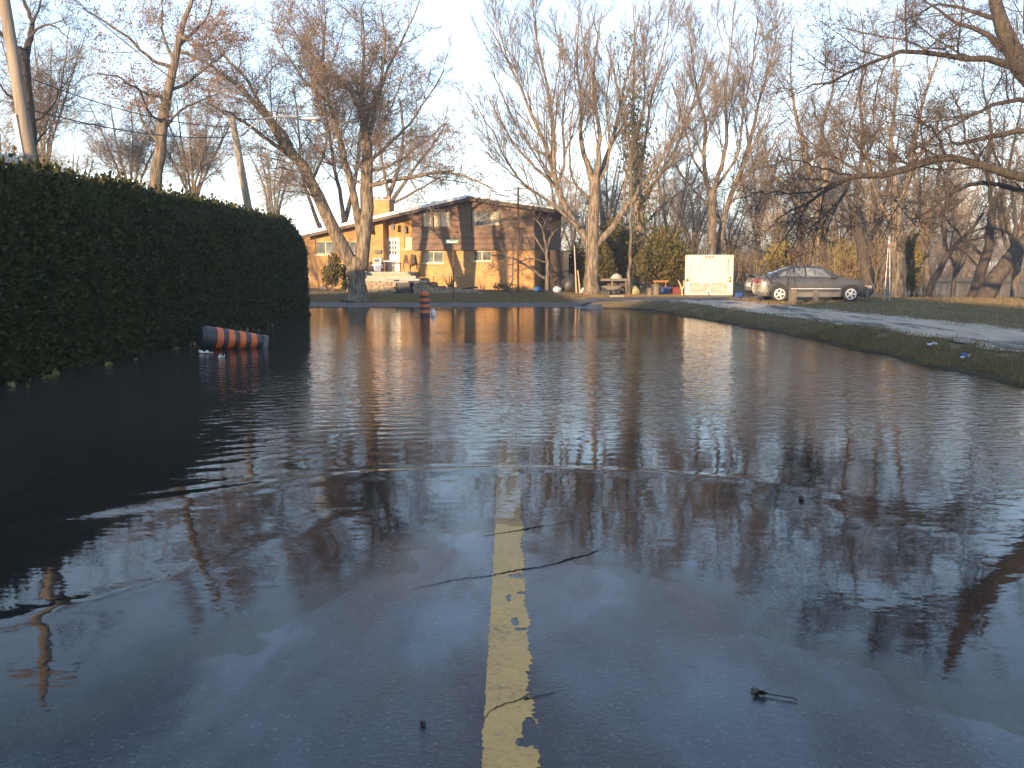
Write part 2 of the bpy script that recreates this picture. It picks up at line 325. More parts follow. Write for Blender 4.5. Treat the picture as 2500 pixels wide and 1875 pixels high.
# ------------------------------------------------------------------ wet asphalt
m, N, L, b = _new('wet_asphalt'); M['asphalt'] = m
v = _coord(N, L, world=True); v2 = _coord(N, L, (1, 0.35, 1), world=True)
big = _noise(N, L, v2, 0.9, 5); r = _ramp(N, L, big.outputs[0], [(0.32, (0.021, 0.025, 0.032)), (0.68, (0.036, 0.040, 0.048))])
vo = N.new('ShaderNodeTexVoronoi'); vo.inputs['Scale'].default_value = 90; L.new(v.outputs[0], vo.inputs['Vector'])
sp = _ramp(N, L, vo.outputs['Color'], [(0.78, (0, 0, 0)), (0.98, (0.075, 0.068, 0.057))])
ad = N.new('ShaderNodeMix'); ad.data_type = 'RGBA'; ad.blend_type = 'ADD'; ad.inputs[0].default_value = 1; L.new(r.outputs[0], ad.inputs[6]); L.new(sp.outputs[0], ad.inputs[7])
L.new(ad.outputs[2], b.inputs['Base Color'])
n4 = _noise(N, L, v2, 1.6, 4); gp_ = N.new('ShaderNodeNewGeometry'); sy_ = N.new('ShaderNodeSeparateXYZ'); L.new(gp_.outputs['Position'], sy_.inputs[0])
wy_ = N.new('ShaderNodeMapRange'); wy_.interpolation_type = 'SMOOTHSTEP'; wy_.inputs['From Min'].default_value = 0.004; wy_.inputs['From Max'].default_value = 0.020; L.new(sy_.outputs[2], wy_.inputs['Value'])   # how far the stones stand out of the film
na_ = N.new('ShaderNodeMath'); na_.operation = 'MULTIPLY_ADD'; na_.inputs[1].default_value = 0.22; L.new(wy_.outputs[0], na_.inputs[0]); na_.inputs[2].default_value = -0.10
nb_ = N.new('ShaderNodeMath'); L.new(na_.outputs[0], nb_.inputs[0]); L.new(n4.outputs[0], nb_.inputs[1])
rr = _ramp(N, L, nb_.outputs[0], [(0.36, (0.06,) * 3), (0.66, (0.26,) * 3)]); L.new(rr.outputs[0], b.inputs['Roughness'])
bs = _ramp(N, L, nb_.outputs[0], [(0.34, (0.05,) * 3), (0.70, (0.75,) * 3)])
n5 = _noise(N, L, v, 44, 3, 0.75)
bp = N.new('ShaderNodeBump'); bp.inputs['Distance'].default_value = 0.018; L.new(bs.outputs[0], bp.inputs['Strength']); L.new(n5.outputs[0], bp.inputs['Height']); L.new(bp.outputs[0], b.inputs['Normal'])
b.inputs['Specular IOR Level'].default_value = 0.25
M['asphalt_dry'] = pm('asphalt_old', (0.12, 0.098, 0.083), (0.07, 0.058, 0.05), 1.4, 0.8, 0.5, 40, world=True)
V, Fs = grid(spread((-3.7, 3.7, 0.06)), spread((-30, 1.5, 1.0), (1.5, 12, 0.05), (12, 39.6, 0.6)), lambda x, y: ground(x, y) + 0.004)
road = props(link('road', np_mesh('road', V, Fs, M['asphalt'], True)), 'wet asphalt road running straight into the flood', kind='structure')
def edgewob(x, y): return 0.12 * np.sin(2.1 * x) + 0.07 * np.sin(5.3 * x + 1)
V, Fs = grid(spread((-70, -16, 3), (-16, 13, 0.3)), spread((38.9, 42.5, 0.24)), lambda x, y: ground(x, y) + 0.006)
V[:, 1] += edgewob(V[:, 0], 0) * ((V[:, 1] > 42.4) | (V[:, 1] < 39.0)); V[:, 2] = ground(V[:, 0], V[:, 1]) + 0.010
props(link('cross_road', np_mesh('cross_road', V, Fs, M['asphalt_dry'], True)), 'strip of asphalt cross road at the far edge of the flood', kind='structure')
# broken track beside the right bank
m, N, L, b = _new('broken_track'); M['track'] = m
v = _coord(N, L, (1.3, 0.22, 1), world=True); n1 = _noise(N, L, v, 1.5, 6, 0.65)
r = _ramp(N, L, n1.outputs[0], [(0.36, (0.055, 0.047, 0.04)), (0.43, (0.14, 0.115, 0.09)), (0.49, (0.38, 0.29, 0.21)), (0.70, (0.52, 0.41, 0.31))]); L.new(r.outputs[0], b.inputs['Base Color'])
b.inputs['Roughness'].default_value = 0.9; v2 = _coord(N, L, world=True); n2 = _noise(N, L, v2, 25, 4); bp = N.new('ShaderNodeBump'); bp.inputs['Strength'].default_value = 0.5; bp.inputs['Distance'].default_value = 0.03; L.new(n2.outputs[0], bp.inputs['Height']); L.new(bp.outputs[0], b.inputs['Normal'])
ys = np.arange(-5, 38.6, 0.25); us = np.linspace(0, 1, 13)
xa = shore(ys) + 1.05 + 0.12 * wob(ys, 0 * ys, 1.7) + 0.3 * sst(25, 38, ys); xb = np.interp(ys, [-5, 10, 19, 28, 34, 39], [11.6, 11.6, 11.2, 10.2, 9.6, 9.2]) + 0.18 * wob(ys, 0 * ys + 3, 2.1)
X = xa[:, None] * (1 - us) + xb[:, None] * us; Y = np.repeat(ys[:, None], 13, 1)
V = np.stack([X, Y, ground(X, Y) + 0.012], -1).reshape(-1, 3); i = np.arange(len(ys) * 13).reshape(len(ys), 13)
Fs = np.stack([i[:-1, :-1], i[:-1, 1:], i[1:, 1:], i[1:, :-1]], -1).reshape(-1, 4)
props(link('gravel_track', np_mesh('gravel_track', V, Fs, M['track'], True)), 'broken asphalt and sand track along the right bank', kind='structure')

# ------------------------------------------------------------------ yellow centre line, worn, and cracks
lw, cell = 0.185, 0.004
xs = np.arange(-0.125, 0.150, cell); ys = np.concatenate([np.arange(2.5, 4.2, 0.006), np.arange(4.2, 6.5, 0.012), np.arange(6.5, 13, 0.05)])
X, Y = np.meshgrid(xs, ys); Xc = X[:-1, :-1] + cell / 2; Yc = Y[:-1, :-1]
cxl = -0.004 * Yc
e_l = -0.086 + 0.006 * wob(Xc * 0, Yc, 0.25, 6, 2) + 0.005 * wob(Xc, Yc, 0.04, 6, 5)
e_r = 0.083 + 0.014 * sst(5, 2.8, Yc) + 0.022 * wob(Xc * 0, Yc, 0.6, 6, 8) * sst(7, 4, Yc) + 0.012 * wob(Xc, Yc, 0.06, 6, 11) - 0.0
keep = (Xc - cxl > e_l) & (Xc - cxl < e_r)
chip = wob(Xc * 1.6, Yc, 0.17, 8, 4) + 0.6 * wob(Xc, Yc, 0.05, 6, 13) + 2.2 * (Xc - cxl) / 0.1 * sst(5.2, 3.2, Yc) - 0.4
keep &= ~((chip > 1.75) & (Yc < 5.2))
for (cx_, cy_, rx, ry) in [(0.045, 4.66, 0.045, 0.035), (0.03, 4.02, 0.018, 0.05), (0.055, 3.93, 0.03, 0.018), (0.075, 3.02, 0.03, 0.09), (0.05, 2.93, 0.03, 0.03), (0.07, 4.40, 0.035, 0.02), (0.0, 4.33, 0.012, 0.06)]:
    keep &= ~((((Xc - cxl - cx_) / rx) ** 2 + ((Yc - cy_) / ry) ** 2) < 1 + 0.4 * wob(Xc, Yc, 0.05, 6, 3))
i = np.arange(X.size).reshape(X.shape)
Fs = np.stack([i[:-1, :-1], i[:-1, 1:], i[1:, 1:], i[1:, :-1]], -1)[keep]
V = np.stack([X, Y, ground(X, Y) + 0.0055], -1).reshape(-1, 3)
used = np.unique(Fs); rm = np.full(len(V), -1); rm[used] = np.arange(len(used))
M['yellow_plain'] = pm('road_paint_yellow', (0.42, 0.265, 0.07), (0.29, 0.195, 0.075), 9, 0.4, 0.35, 120, world=True, bdist=0.006)
m, N, L, b = _new('worn_yellow_paint'); M['yellow'] = m; v = _coord(N, L, world=True); n1 = _noise(N, L, v, 38, 5, 0.75); n2 = _noise(N, L, v, 5, 3)
mx = N.new('ShaderNodeMath'); mx.operation = 'MULTIPLY_ADD'; mx.inputs[1].default_value = 0.35; L.new(n2.outputs[0], mx.inputs[0]); L.new(n1.outputs[0], mx.inputs[2])
r = _ramp(N, L, mx.outputs[0], [(0.42, (0.05, 0.038, 0.028)), (0.51, (0.24, 0.135, 0.045)), (0.60, (0.42, 0.225, 0.045)), (0.85, (0.54, 0.30, 0.065))]); L.new(r.outputs[0], b.inputs['Base Color']); b.inputs['Roughness'].default_value = 0.45
bp = N.new('ShaderNodeBump'); bp.inputs['Strength'].default_value = 0.6; bp.inputs['Distance'].default_value = 0.008; L.new(n1.outputs[0], bp.inputs['Height']); L.new(bp.outputs[0], b.inputs['Normal'])
props(link('centre_line', np_mesh('centre_line', V[used], rm[Fs], M['yellow'], True), road), 'worn yellow centre line of the road')
def crack(pts, w, o):
    P = np.array([gp(a, b_, 0.0)[:2] for a, b_ in pts]); s = np.linspace(0, len(P) - 1, 140)
    x = np.interp(s, range(len(P)), P[:, 0]); y = np.interp(s, range(len(P)), P[:, 1]); x = x + 0.012 * wob(s * 0.3, s * 0, 0.5, 6, o) + 0.005 * wob(s, s * 0, .17, 6, o + 1); y = y + 0.016 * wob(s * 0, s * 0.3, 0.4, 6, o + 3) + 0.012 * wob(s, s * 0, .13, 6, o + 2)
    T = np.stack([np.gradient(x), np.gradient(y)], 1); T /= np.linalg.norm(T, axis=1, keepdims=True); Nn = np.stack([-T[:, 1], T[:, 0]], 1)
    ww = 0.6 * w * (0.35 + 0.65 * np.sin(np.pi * np.clip(s / s[-1], 0.03, 0.97))) * np.clip(1 + 0.75 * wob(s, s * 0, 3, 6, o + 5), .15, 2)
    a = np.stack([x, y], 1) + Nn * ww[:, None] / 2; c = np.stack([x, y], 1) - Nn * ww[:, None] / 2
    V = np.concatenate([a, c]); Z = ground(V[:, 0], V[:, 1]) + 0.0068; k = len(x); j = np.arange(k - 1)
    link('crack', np_mesh('crack', np.column_stack([V, Z]), np.stack([j, j + k, j + k + 1, j + 1], 1), M['crack'], True), road)
for o, (w, pts) in enumerate([(0.022, [(1010, 1440), (1100, 1420), (1205, 1405), (1290, 1390), (1360, 1375), (1430, 1355), (1500, 1320), (1520, 1305)]),
          (0.026, [(1180, 1308), (1210, 1305), (1280, 1293), (1350, 1280), (1450, 1252), (1480, 1243)]),
          (0.045, [(1400, 1222), (1460, 1240), (1540, 1247), (1610, 1243), (1700, 1237), (1780, 1230)]),
          (0.010, [(1180, 1765), (1210, 1738), (1260, 1720), (1310, 1710), (1350, 1698)]),
          (0.020, [(60, 1502), (150, 1480), (280, 1447), (400, 1415)])]): crack(pts, w, o)  # last strip is no crack: ripple arc's dark line painted on the road

# ------------------------------------------------------------------ flood water and river: one sheet, ripples in the mesh near the shore line
def polyd(X, Y, pts):
    P = np.array([gp(a, b_, 0.0)[:2] for a, b_ in pts]); best = np.full(X.shape, 1e9); sgn = np.zeros(X.shape)
    for (ax, ay), (bx, by) in zip(P[:-1], P[1:]):
        dx, dy = bx - ax, by - ay; t = np.clip(((X - ax) * dx + (Y - ay) * dy) / (dx * dx + dy * dy), 0, 1)
        ex, ey = X - ax - t * dx, Y - ay - t * dy; d = np.hypot(ex, ey); s = np.sign(dx * ey - dy * ex); up = d < best
        best = np.where(up, d, best); sgn = np.where(up, s, sgn)
    return best * sgn
ARC_F = [(-300, 1330), (0, 1270), (200, 1240), (400, 1213), (700, 1172), (900, 1152), (1100, 1145), (1250, 1141), (1400, 1144), (1600, 1151), (1850, 1170), (2050, 1200)]
ARC_G = [(-200, 1570), (60, 1502), (150, 1480), (400, 1415), (600, 1340), (720, 1300), (830, 1250)]
ARC_H = [(1750, 1150), (1950, 1215), (2150, 1290), (2300, 1300)]
xs = spread((-500, -60, 40), (-60, -12, 6), (-12, 9.5, 0.11), (9.5, 70, 6), (70, 560, 70)); ys = spread((-60, 2, 6), (2, 13, 0.042), (13, 16, 0.12), (16, 41, 0.5), (41, 130, 6), (130, 1400, 120))
def wz(X, Y):
    Z = np.zeros(X.shape); near = (Y > 2) & (Y < 13.2) & (X > -12) & (X < 9.5)
    d = polyd(X, Y, ARC_F); e = sst(7.0, 0, np.abs(X + 1))
    Z += 0.0062 * np.exp(-(d / np.where(d < 0, 0.17, 0.055)) ** 2) * (0.25 + 0.75 * e) + 0.0035 * np.exp(-((d - 0.22) / 0.06) ** 2) * sst(1.5, -2, X) + 0.003 * np.exp(-((d + 0.2) / 0.07) ** 2) * sst(0, -2, X)
    dg = polyd(X, Y, ARC_G); Z += 0.006 * np.exp(-(dg / np.where(dg < 0, 0.12, 0.05)) ** 2) + 0.003 * np.exp(-(polyd(X, Y, ARC_H) / 0.06) ** 2)
    far = sst(0.1, 1.2, d) * sst(13, 11.5, Y)
    Z += far * 0.0022 * np.sin(2 * np.pi * (d + 0.10 * wob(X, Y, 1.3, 6, 2)) / 0.27) * (0.6 + 0.4 * wob(X, Y, 1.1, 6, 6)) * sst(2.5, -3, X)
    return np.where(near, Z, 0.0)
V, Fs = grid(xs, ys, wz)
me = np_mesh('flood_water', V, Fs, None, True)
depth = np.maximum(0.0 - ground(V[:, 0], V[:, 1]), 0)
at_ = me.attributes.new('murk', 'FLOAT', 'POINT'); at_.data.foreach_set('value', (1 - np.exp(-np.maximum(depth - 0.012 * (np.abs(V[:, 0]) < 4.2), 0) / 0.065)).astype(np.float32))
at_ = me.attributes.new('film', 'FLOAT', 'POINT'); at_.data.foreach_set('value', sst(0.0, 0.011, depth).astype(np.float32))
rip = 0.12 + 0.88 * np.maximum(sst(7.6, 11.5, V[:, 1] + 0.12 * np.abs(V[:, 0] + 1)), 0.75 * sst(2.2, 5.0, V[:, 0]) * sst(5, 7, V[:, 1]))
rip = np.where(V[:, 1] > 20, rip * np.interp(V[:, 1], [18, 38], [0.9, 0.28]), rip)
at_ = me.attributes.new('ripple', 'FLOAT', 'POINT'); at_.data.foreach_set('value', rip.astype(np.float32))
m, N, L, b = _new('flood_water'); M['water'] = m; N.remove(b)
v = _coord(N, L, (5.0, 8.0, 1), world=True); n1 = _noise(N, L, v, 1.0, 2, 0.45); v2 = _coord(N, L, (11, 26, 1), world=True); n2 = _noise(N, L, v2, 1.0, 2, 0.5)
s1 = N.new('ShaderNodeMath'); s1.operation = 'MULTIPLY_ADD'; s1.inputs[1].default_value = 0.10; L.new(n2.outputs[0], s1.inputs[0]); L.new(n1.outputs[0], s1.inputs[2])
ar = N.new('ShaderNodeAttribute'); ar.attribute_name = 'ripple'; am = N.new('ShaderNodeAttribute'); am.attribute_name = 'murk'
pt = _noise(N, L, _coord(N, L, (0.25, 0.4, 1), world=True), 1.0, 2); pr = _ramp(N, L, pt.outputs[0], [(0.35, (0.55,) * 3), (0.65, (1.0,) * 3)])
sr = N.new('ShaderNodeMath'); sr.operation = 'MULTIPLY'; L.new(ar.outputs['Fac'], sr.inputs[0]); L.new(pr.outputs[0], sr.inputs[1])
bp = N.new('ShaderNodeBump'); bp.inputs['Distance'].default_value = 0.013; L.new(sr.outputs[0], bp.inputs['Strength']); L.new(s1.outputs[0], bp.inputs['Height'])
gl = N.new('ShaderNodeBsdfGlossy'); gl.inputs['Roughness'].default_value = 0.03; L.new(bp.outputs[0], gl.inputs['Normal'])
df = N.new('ShaderNodeBsdfDiffuse'); df.inputs['Color'].default_value = (0.048, 0.037, 0.029, 1); tr = N.new('ShaderNodeBsdfTransparent'); tr.inputs['Color'].default_value = (0.93, 0.90, 0.84, 1)
mm = N.new('ShaderNodeMixShader'); L.new(am.outputs['Fac'], mm.inputs[0]); L.new(tr.outputs[0], mm.inputs[1]); L.new(df.outputs[0], mm.inputs[2])
fr = N.new('ShaderNodeFresnel'); fr.inputs['IOR'].default_value = 1.34; L.new(bp.outputs[0], fr.inputs['Normal'])
af = N.new('ShaderNodeAttribute'); af.attribute_name = 'film'; ff = N.new('ShaderNodeMath'); ff.operation = 'MULTIPLY'; L.new(fr.outputs[0], ff.inputs[0]); L.new(af.outputs['Fac'], ff.inputs[1])
mf = N.new('ShaderNodeMixShader'); L.new(ff.outputs[0], mf.inputs[0]); L.new(mm.outputs[0], mf.inputs[1]); L.new(gl.outputs[0], mf.inputs[2]); L.new(mf.outputs[0], N['Material Output'].inputs['Surface'])
me.materials.append(m)
props(link('flood_water', me), 'brown rippled flood water over the road, reflecting house and sky', kind='structure')

# ------------------------------------------------------------------ brick split-level house
HA = R(14); HX = np.array([math.cos(HA), -math.sin(HA)]); HY = np.array([math.sin(HA), math.cos(HA)])
HR = np.array([1.27, 52.0]); HW = 14.13; HL = HR - HW * HX; HZ = 0.30
house = thing('brick_house', 'tan brick split-level house with brown siding and low white-edged roof', 'house', (HL[0], HL[1], HZ), -HA)
def hp(px, py, yp=0.0):
    r = ray(px, py); t = (yp + HL @ HY) / (r[:2] @ HY); p = r * t
    return float((p[:2] - HL) @ HX), float(CAMZ + p[2] - HZ)
RX = [hp(738, 569, -0.7), hp(1139, 477, -0.7), hp(1352, 508, -0.7)]
def roofz(x): return float(np.interp(x, [a for a, _ in RX], [c for _, c in RX]))
def wall_panel(name, x0, x1, zb, top, ops, yp, mat, parent, rev=0.14):
    """front wall face with window openings and their reveals; top is a function of x"""
    mb = MB(); xs = sorted({x0, x1} | {a for o in ops for a in o[:2]} | ({RX[1][0]} if x0 < RX[1][0] < x1 else set()))
    zs = sorted({zb} | {c for o in ops for c in o[2:]})
    for a, c in zip(xs[:-1], xs[1:]):
        for k, z in enumerate(zs):
            last = k == len(zs) - 1
            za, zc = (top(a), top(c)) if last else (zs[k + 1],) * 2
            xm, zm = (a + c) / 2, (z + min(za, zc)) / 2
            if any(o[0] < xm < o[1] and o[2] < zm < o[3] for o in ops): continue
            mb.quad((a, yp, z), (c, yp, z), (c, yp, zc), (a, yp, za))
    for (a, c, z0, z1) in ops:
        q = yp + rev
        mb.quad((a, yp, z0), (a, q, z0), (a, q, z1), (a, yp, z1)); mb.quad((c, yp, z0), (c, yp, z1), (c, q, z1), (c, q, z0))
        mb.quad((a, yp, z1), (a, q, z1), (c, q, z1), (c, yp, z1)); mb.quad((a, yp, z0), (c, yp, z0), (c, q, z0), (a, q, z0))
    me = bpy.data.meshes.new(name); me.from_pydata(mb.v, [], mb.f); me.materials.append(mat); return link(name, me, parent)
def rect(px0, px1, py0, py1, yp=0.0):
    a, z1 = hp(px0, py0, yp); c, z0 = hp(px1, py1, yp); return (a, c, z0, z1)
def window(o, yp, parent, cuts=(0.5,), mats=('glass',), sill=True, fw=0.05, fm='frame'):
    a, c, z0, z1 = o; y = yp + 0.09; mb = MB(); xs = [a] + [a + (c - a) * t for t in cuts] + [c]
    mb.box(a + .002, c - .002, y, y + .05, z1 - fw, z1 - .002).box(a + .002, c - .002, y, y + .05, z0 + .002, z0 + fw)
    for k, x in enumerate(xs):
        xa = a + .002 if k == 0 else (c - fw if k == len(xs) - 1 else x - fw / 2); mb.box(xa, xa + fw - .002, y + .001, y + .049, z0 + fw, z1 - fw)
    w = mb.build('window', M[fm], parent)
    for k in range(len(xs) - 1):
        p = MB().box(xs[k] + fw / 2, xs[k + 1] - fw / 2, y + .02, y + .03, z0 + fw, z1 - fw).build('pane', M[mats[k % len(mats)]], w)
    if sill: MB().box(a - .08, c + .08, yp - .05, yp + .12, z0 - .07, z0 + .001).build('sill', M['sill'], parent, bevel=.008)
    return w
zs_ = hp(1160, 610, -0.25)[1]                                        # underside of the siding
xs_ = hp(1011, 560, 0)[0]; xl_ = hp(936, 620, 0)[0]                   # left edge of tall block, right edge of low block
RYP = 0.6
W1, W2 = rect(770, 817, 589, 621), rect(851, 886, 589, 621)
W6, W7 = rect(1033, 1082, 613, 642), rect(1153, 1199, 613, 637)
W3 = rect(987, 1010, 578, 608, RYP); DR = rect(943, 976, 581, 662, RYP)
wt = lambda x: roofz(x) - 0.16
wall_panel('wall', 0, xl_, -0.3, wt, [W1, W2], 0.0, M['brick'], house)
wall_panel('wall', xl_, xs_, -0.3, wt, [W3, DR], RYP, M['brick'], house)
wall_panel('wall', xs_, HW, -0.3, lambda x: zs_ + 0.05, [W6, W7], 0.0, M['brick'], house)
mb = MB(); zt = wt(xl_); mb.quad((xl_, 0, -.3), (xl_, RYP, -.3), (xl_, RYP, zt), (xl_, 0, zt)); zt = wt(xs_); mb.quad((xs_, 0, -.3), (xs_, RYP, -.3), (xs_, RYP, zt), (xs_, 0, zt))
mb.quad((0, 0, -.3), (0, 7.4, -.3), (0, 7.4, wt(0)), (0, 0, wt(0))); mb.quad((HW, 0, -.3), (HW, 7.4, -.3), (HW, 7.4, zs_ + .05), (HW, 0, zs_ + .05))
mb.add([(0, 7.4, -.3), (HW, 7.4, -.3), (HW, 7.4, wt(HW)), (RX[1][0], 7.4, wt(RX[1][0])), (0, 7.4, wt(0))], [(0, 1, 2, 3, 4)])
me = bpy.data.meshes.new('wall'); me.from_pydata(mb.v, [], mb.f); me.materials.append(M['brick']); link('wall', me, house)
# upper block backing and planks
W4a, W4b = rect(1031, 1053, 516, 554, -.25), rect(1057, 1098, 516, 554, -.25); W5 = rect(1150, 1219, 515, 551, -.25)
bk = wall_panel('upper_wall', xs_ - .02, HW + .02, zs_ + .02, wt, [W4a, W4b, W5], -.20, M['siding'], house, 0.2)
mb = MB(); mb.quad((xs_ - .02, -.2, zs_ + .02), (HW + .02, -.2, zs_ + .02), (HW + .02, .01, zs_ + .02), (xs_ - .02, .01, zs_ + .02))
mb.quad((xs_ - .02, -.2, zs_ + .02), (xs_ - .02, RYP, zs_ + .02), (xs_ - .02, RYP, wt(xs_)), (xs_ - .02, -.2, wt(xs_))); mb.quad((HW + .02, -.2, zs_ + .02), (HW + .02, 7.4, zs_ + .02), (HW + .02, 7.4, wt(HW)), (HW + .02, -.2, wt(HW)))
me = bpy.data.meshes.new('upper_wall'); me.from_pydata(mb.v, [], mb.f); me.materials.append(M['siding']); link('upper_wall', me, house)
rh = 0.335; z = zs_; rnd = random.Random(3)
while z < RX[1][1] - 0.2:
    full = [(xs_ - .06, HW + .06)]
    for o in (W4a, W4b, W5):
        if o[2] < z + rh * .98 and o[3] > z + rh * .02: full = [s for a, c in full for s in ((a, min(c, o[0])), (max(a, o[1]), c)) if s[1] - s[0] > .05]
    for a, c in full:
        e = (a + c) / 2 + rnd.uniform(-.6, .6); parts = [(a, e), (e, c)] if c - a > 4 else [(a, c)]
        for (p, q) in parts:
            p += .004; q -= .004; pts = [p] + ([RX[1][0]] if p < RX[1][0] < q else []) + [q]
            tops = [min(z + rh - .012, roofz(x) - .17) for x in pts]
            if max(tops) - z < .03: continue
            tops = [max(t, z + .004) for t in tops]; n = len(pts)
            V = [(x, -.282, z) for x in pts] + [(x, -.222, t) for x, t in zip(pts, tops)] + [(x, -.203, z) for x in pts] + [(x, -.203, t) for x, t in zip(pts, tops)]
            Fc = []
            for k in range(n - 1):
                Fc += [(k, k + 1, n + k + 1, n + k), (n + k, n + k + 1, 3 * n + k + 1, 3 * n + k), (k, 2 * n + k, 2 * n + k + 1, k + 1)]
            Fc += [(0, n, 3 * n, 2 * n), (n - 1, 3 * n - 1, 4 * n - 1, 2 * n - 1)]
            me = bpy.data.meshes.new('siding_plank'); me.from_pydata(V, [], Fc); me.materials.append(M['siding']); link('siding_plank', me, house)
    if z < wt(HW) - .1:
        t = min(z + rh - .012, wt(HW)); MB().box(HW + .023, HW + .06, -.20, 7.4, z, t).build('siding_plank', M['siding'], house)
    z += rh
window(W1, 0, house); window(W2, 0, house, ()); window(W3, RYP, house, (), ('curtain_glare',)); window(W6, 0, house); window(W7, 0, house)
window(W4a, -.25, house, (), ('curtain_glare',), False, .035, 'fascia'); window(W4b, -.25, house, (0.42,), ('curtain_glare',), False, .035, 'fascia'); window(W5, -.25, house, (0.22, 0.66), ('glass', 'glass', 'curtain_glare'), False, .035, 'fascia')
# door with nine lights
a, c, z0, z1 = DR; mb = MB(); g = rect(949, 968, 588, 621, RYP); y = RYP + .05
mb.box(a, g[0], y, y + .05, z0, z1).box(g[1], c, y, y + .05, z0, z1).box(g[0], g[1], y, y + .05, z0, g[2]).box(g[0], g[1], y, y + .05, g[3], z1)
for t in (1 / 3, 2 / 3):
    x = g[0] + (g[1] - g[0]) * t; mb.box(x - .02, x + .02, y + .002, y + .048, g[2], g[3]); zz = g[2] + (g[3] - g[2]) * t; mb.box(g[0], g[1], y + .004, y + .046, zz - .02, zz + .02)
door = mb.build('door', M['white'], house)
for i in range(3):
    for j in range(3): MB().box(g[0] + (g[1] - g[0]) * i / 3 + .02, g[0] + (g[1] - g[0]) * (i + 1) / 3 - .02, y + .02, y + .03, g[2] + (g[3] - g[2]) * j / 3 + .02, g[2] + (g[3] - g[2]) * (j + 1) / 3 - .02).build('pane', M['glass'], door)
MB().lathe([(.01, -.06), (.035, -.05), (.035, -.02), (.012, 0)], 10, (a + .09, y - .0, z0 + .95), 'y').build('door_knob', M['black'], door)
sl = rect(935, 943, 581, 662, RYP); MB().box(sl[0], sl[1] - .01, RYP - .06, RYP - .002, sl[2], sl[3]).build('door_side_frame', M['darkwood'], house)
# roof slab, edges, soffit
def roofprism(dz0, dz1, y0, y1, x0=None, x1=None):
    P = [p for p in RX]; top = [(x, zz + dz1) for x, zz in P]; bot = [(x, zz + dz0) for x, zz in P]; return MB().prism(top + bot[::-1], y0, y1)
roof = roofprism(-.10, -.004, -.69, 7.7).build('roof', M['shingle'], house)
def slope(i, dz0, dz1, y0, y1): 
    (xa, za), (xb, zb) = RX[i], RX[i + 1]; return MB().prism([(xa, za + dz1), (xb, zb + dz1), (xb, zb + dz0), (xa, za + dz0)], y0, y1)
slope(0, -.13, .03, -.74, -.692).build('roof_edge', M['roofwhite'], roof); slope(1, -.05, .02, -.74, -.692).build('roof_edge', M['roofwhite'], roof)
slope(0, -.30, -.132, -.72, -.66).build('fascia_board', M['fascia'], roof); slope(1, -.26, -.052, -.72, -.66).build('fascia_board', M['fascia'], roof)
roofprism(-.16, -.102, -.655, 7.5).build('soffit', M['fascia'], roof)
cb = hp(905, 520, 4.5); ct = hp(950, 489, 4.5); MB().box(cb[0], ct[0], 4.5, 5.4, 2.5, ct[1]).build('chimney', M['brick'], roof)
ch = MB().box(cb[0] - .05, ct[0] + .05, 4.45, 5.45, ct[1], ct[1] + .07).build('chimney_cap', M['concrete'], roof)
for k in range(4):
    x = cb[0] + .12 + k * (ct[0] - cb[0] - .24) / 3; MB().lathe([(.10, ct[1] + .07), (.085, ct[1] + .27), (.07, ct[1] + .27), (.07, ct[1] + .1)], 10, (x, 4.8, 0)).build('chimney_pot', M['clay'], roof)
# porch screen and beam, lanterns, letter box, pipes
p0, p1 = hp(900, 568, -.4), hp(962, 585, RYP - .05)
MB().box(p0[0], p0[0] + .14, -.55, RYP, p0[1] - .05, p0[1] + .12).build('porch_beam', M['darkwood'], house); MB().box(p0[0] + .02, p0[0] + .12, -.50, -.40, p0[1] + .12, wt(p0[0])).build('beam_post', M['darkwood'], house)
for k in range(8): MB().box(p0[0] + .03, p0[0] + .11, -.35 + k * .115, -.31 + k * .115, p0[1] + .121, wt(p0[0]) - .005).build('screen_slat', M['frame'], house)
def lantern(px, py, h, yp):
    x, zz = hp(px, py, yp); MB().box(x - .10, x + .10, yp - .25, yp - .05, zz, zz + h, taper=.03).build('lantern', M['black'], house); MB().tube([(x, yp - .15, zz + h), (x, yp - .15, wt(x))], .012, 5).build('lantern_chain', M['black'], house)
lantern(992, 569, .38, RYP); lantern(962, 562, .36, .1)
lb = rect(917, 933, 611, 619); MB().box(lb[0], lb[1], -.14, -.002, lb[2], lb[3]).build('letter_box', M['black'], house, bevel=.02)
x0, zz = hp(1058, 674); x1 = hp(1138, 674)[0]; MB().tube([(x0, -.08, -.1), (x0, -.08, zz), (x1, -.08, zz), (x1, -.08, -.1)], .035, 8).build('gas_pipe', M['lightwood'], house)
b0 = rect(755, 935, 678, 681); MB().box(b0[0], b0[1], -.03, -.002, b0[2], b0[3]).build('brick_ledge', M['seam'], house)
wl_ = hp(793, 703); mb = MB(); prof = [(wl_[0] + .38 * math.cos(t), -.3 + .62 * math.sin(t)) for t in np.linspace(0, math.pi, 12)]; mb.prism(prof, -.35, -.003); mb.build('window_well', M['seam'], house)
# porch slab and steps
px0, zp = hp(880, 663, -1.0); zp = DR[2] - .03
MB().box(px0, xs_ + .3, -1.0, RYP, zp - .14, zp).build('porch_slab', M['concrete'], house, bevel=.01); MB().box(px0 + .05, xs_ + .1, -.95, RYP, -.3, zp - .14).build('porch_base', M['stone'], house)
MB().box(px0 + .2, xs_ + .6, -1.5, -1.0, -.3, zp - .22).build('porch_step', M['concrete'], house, bevel=.01); MB().box(px0 + .3, xs_ + 1.0, -2.0, -1.5, -.3, zp - .38).build('porch_step', M['concrete'], house, bevel=.01)

def hw(x, y, zz): # house local to world
    p = HL + x * HX + y * HY; return (float(p[0]), float(p[1]), HZ + zz)
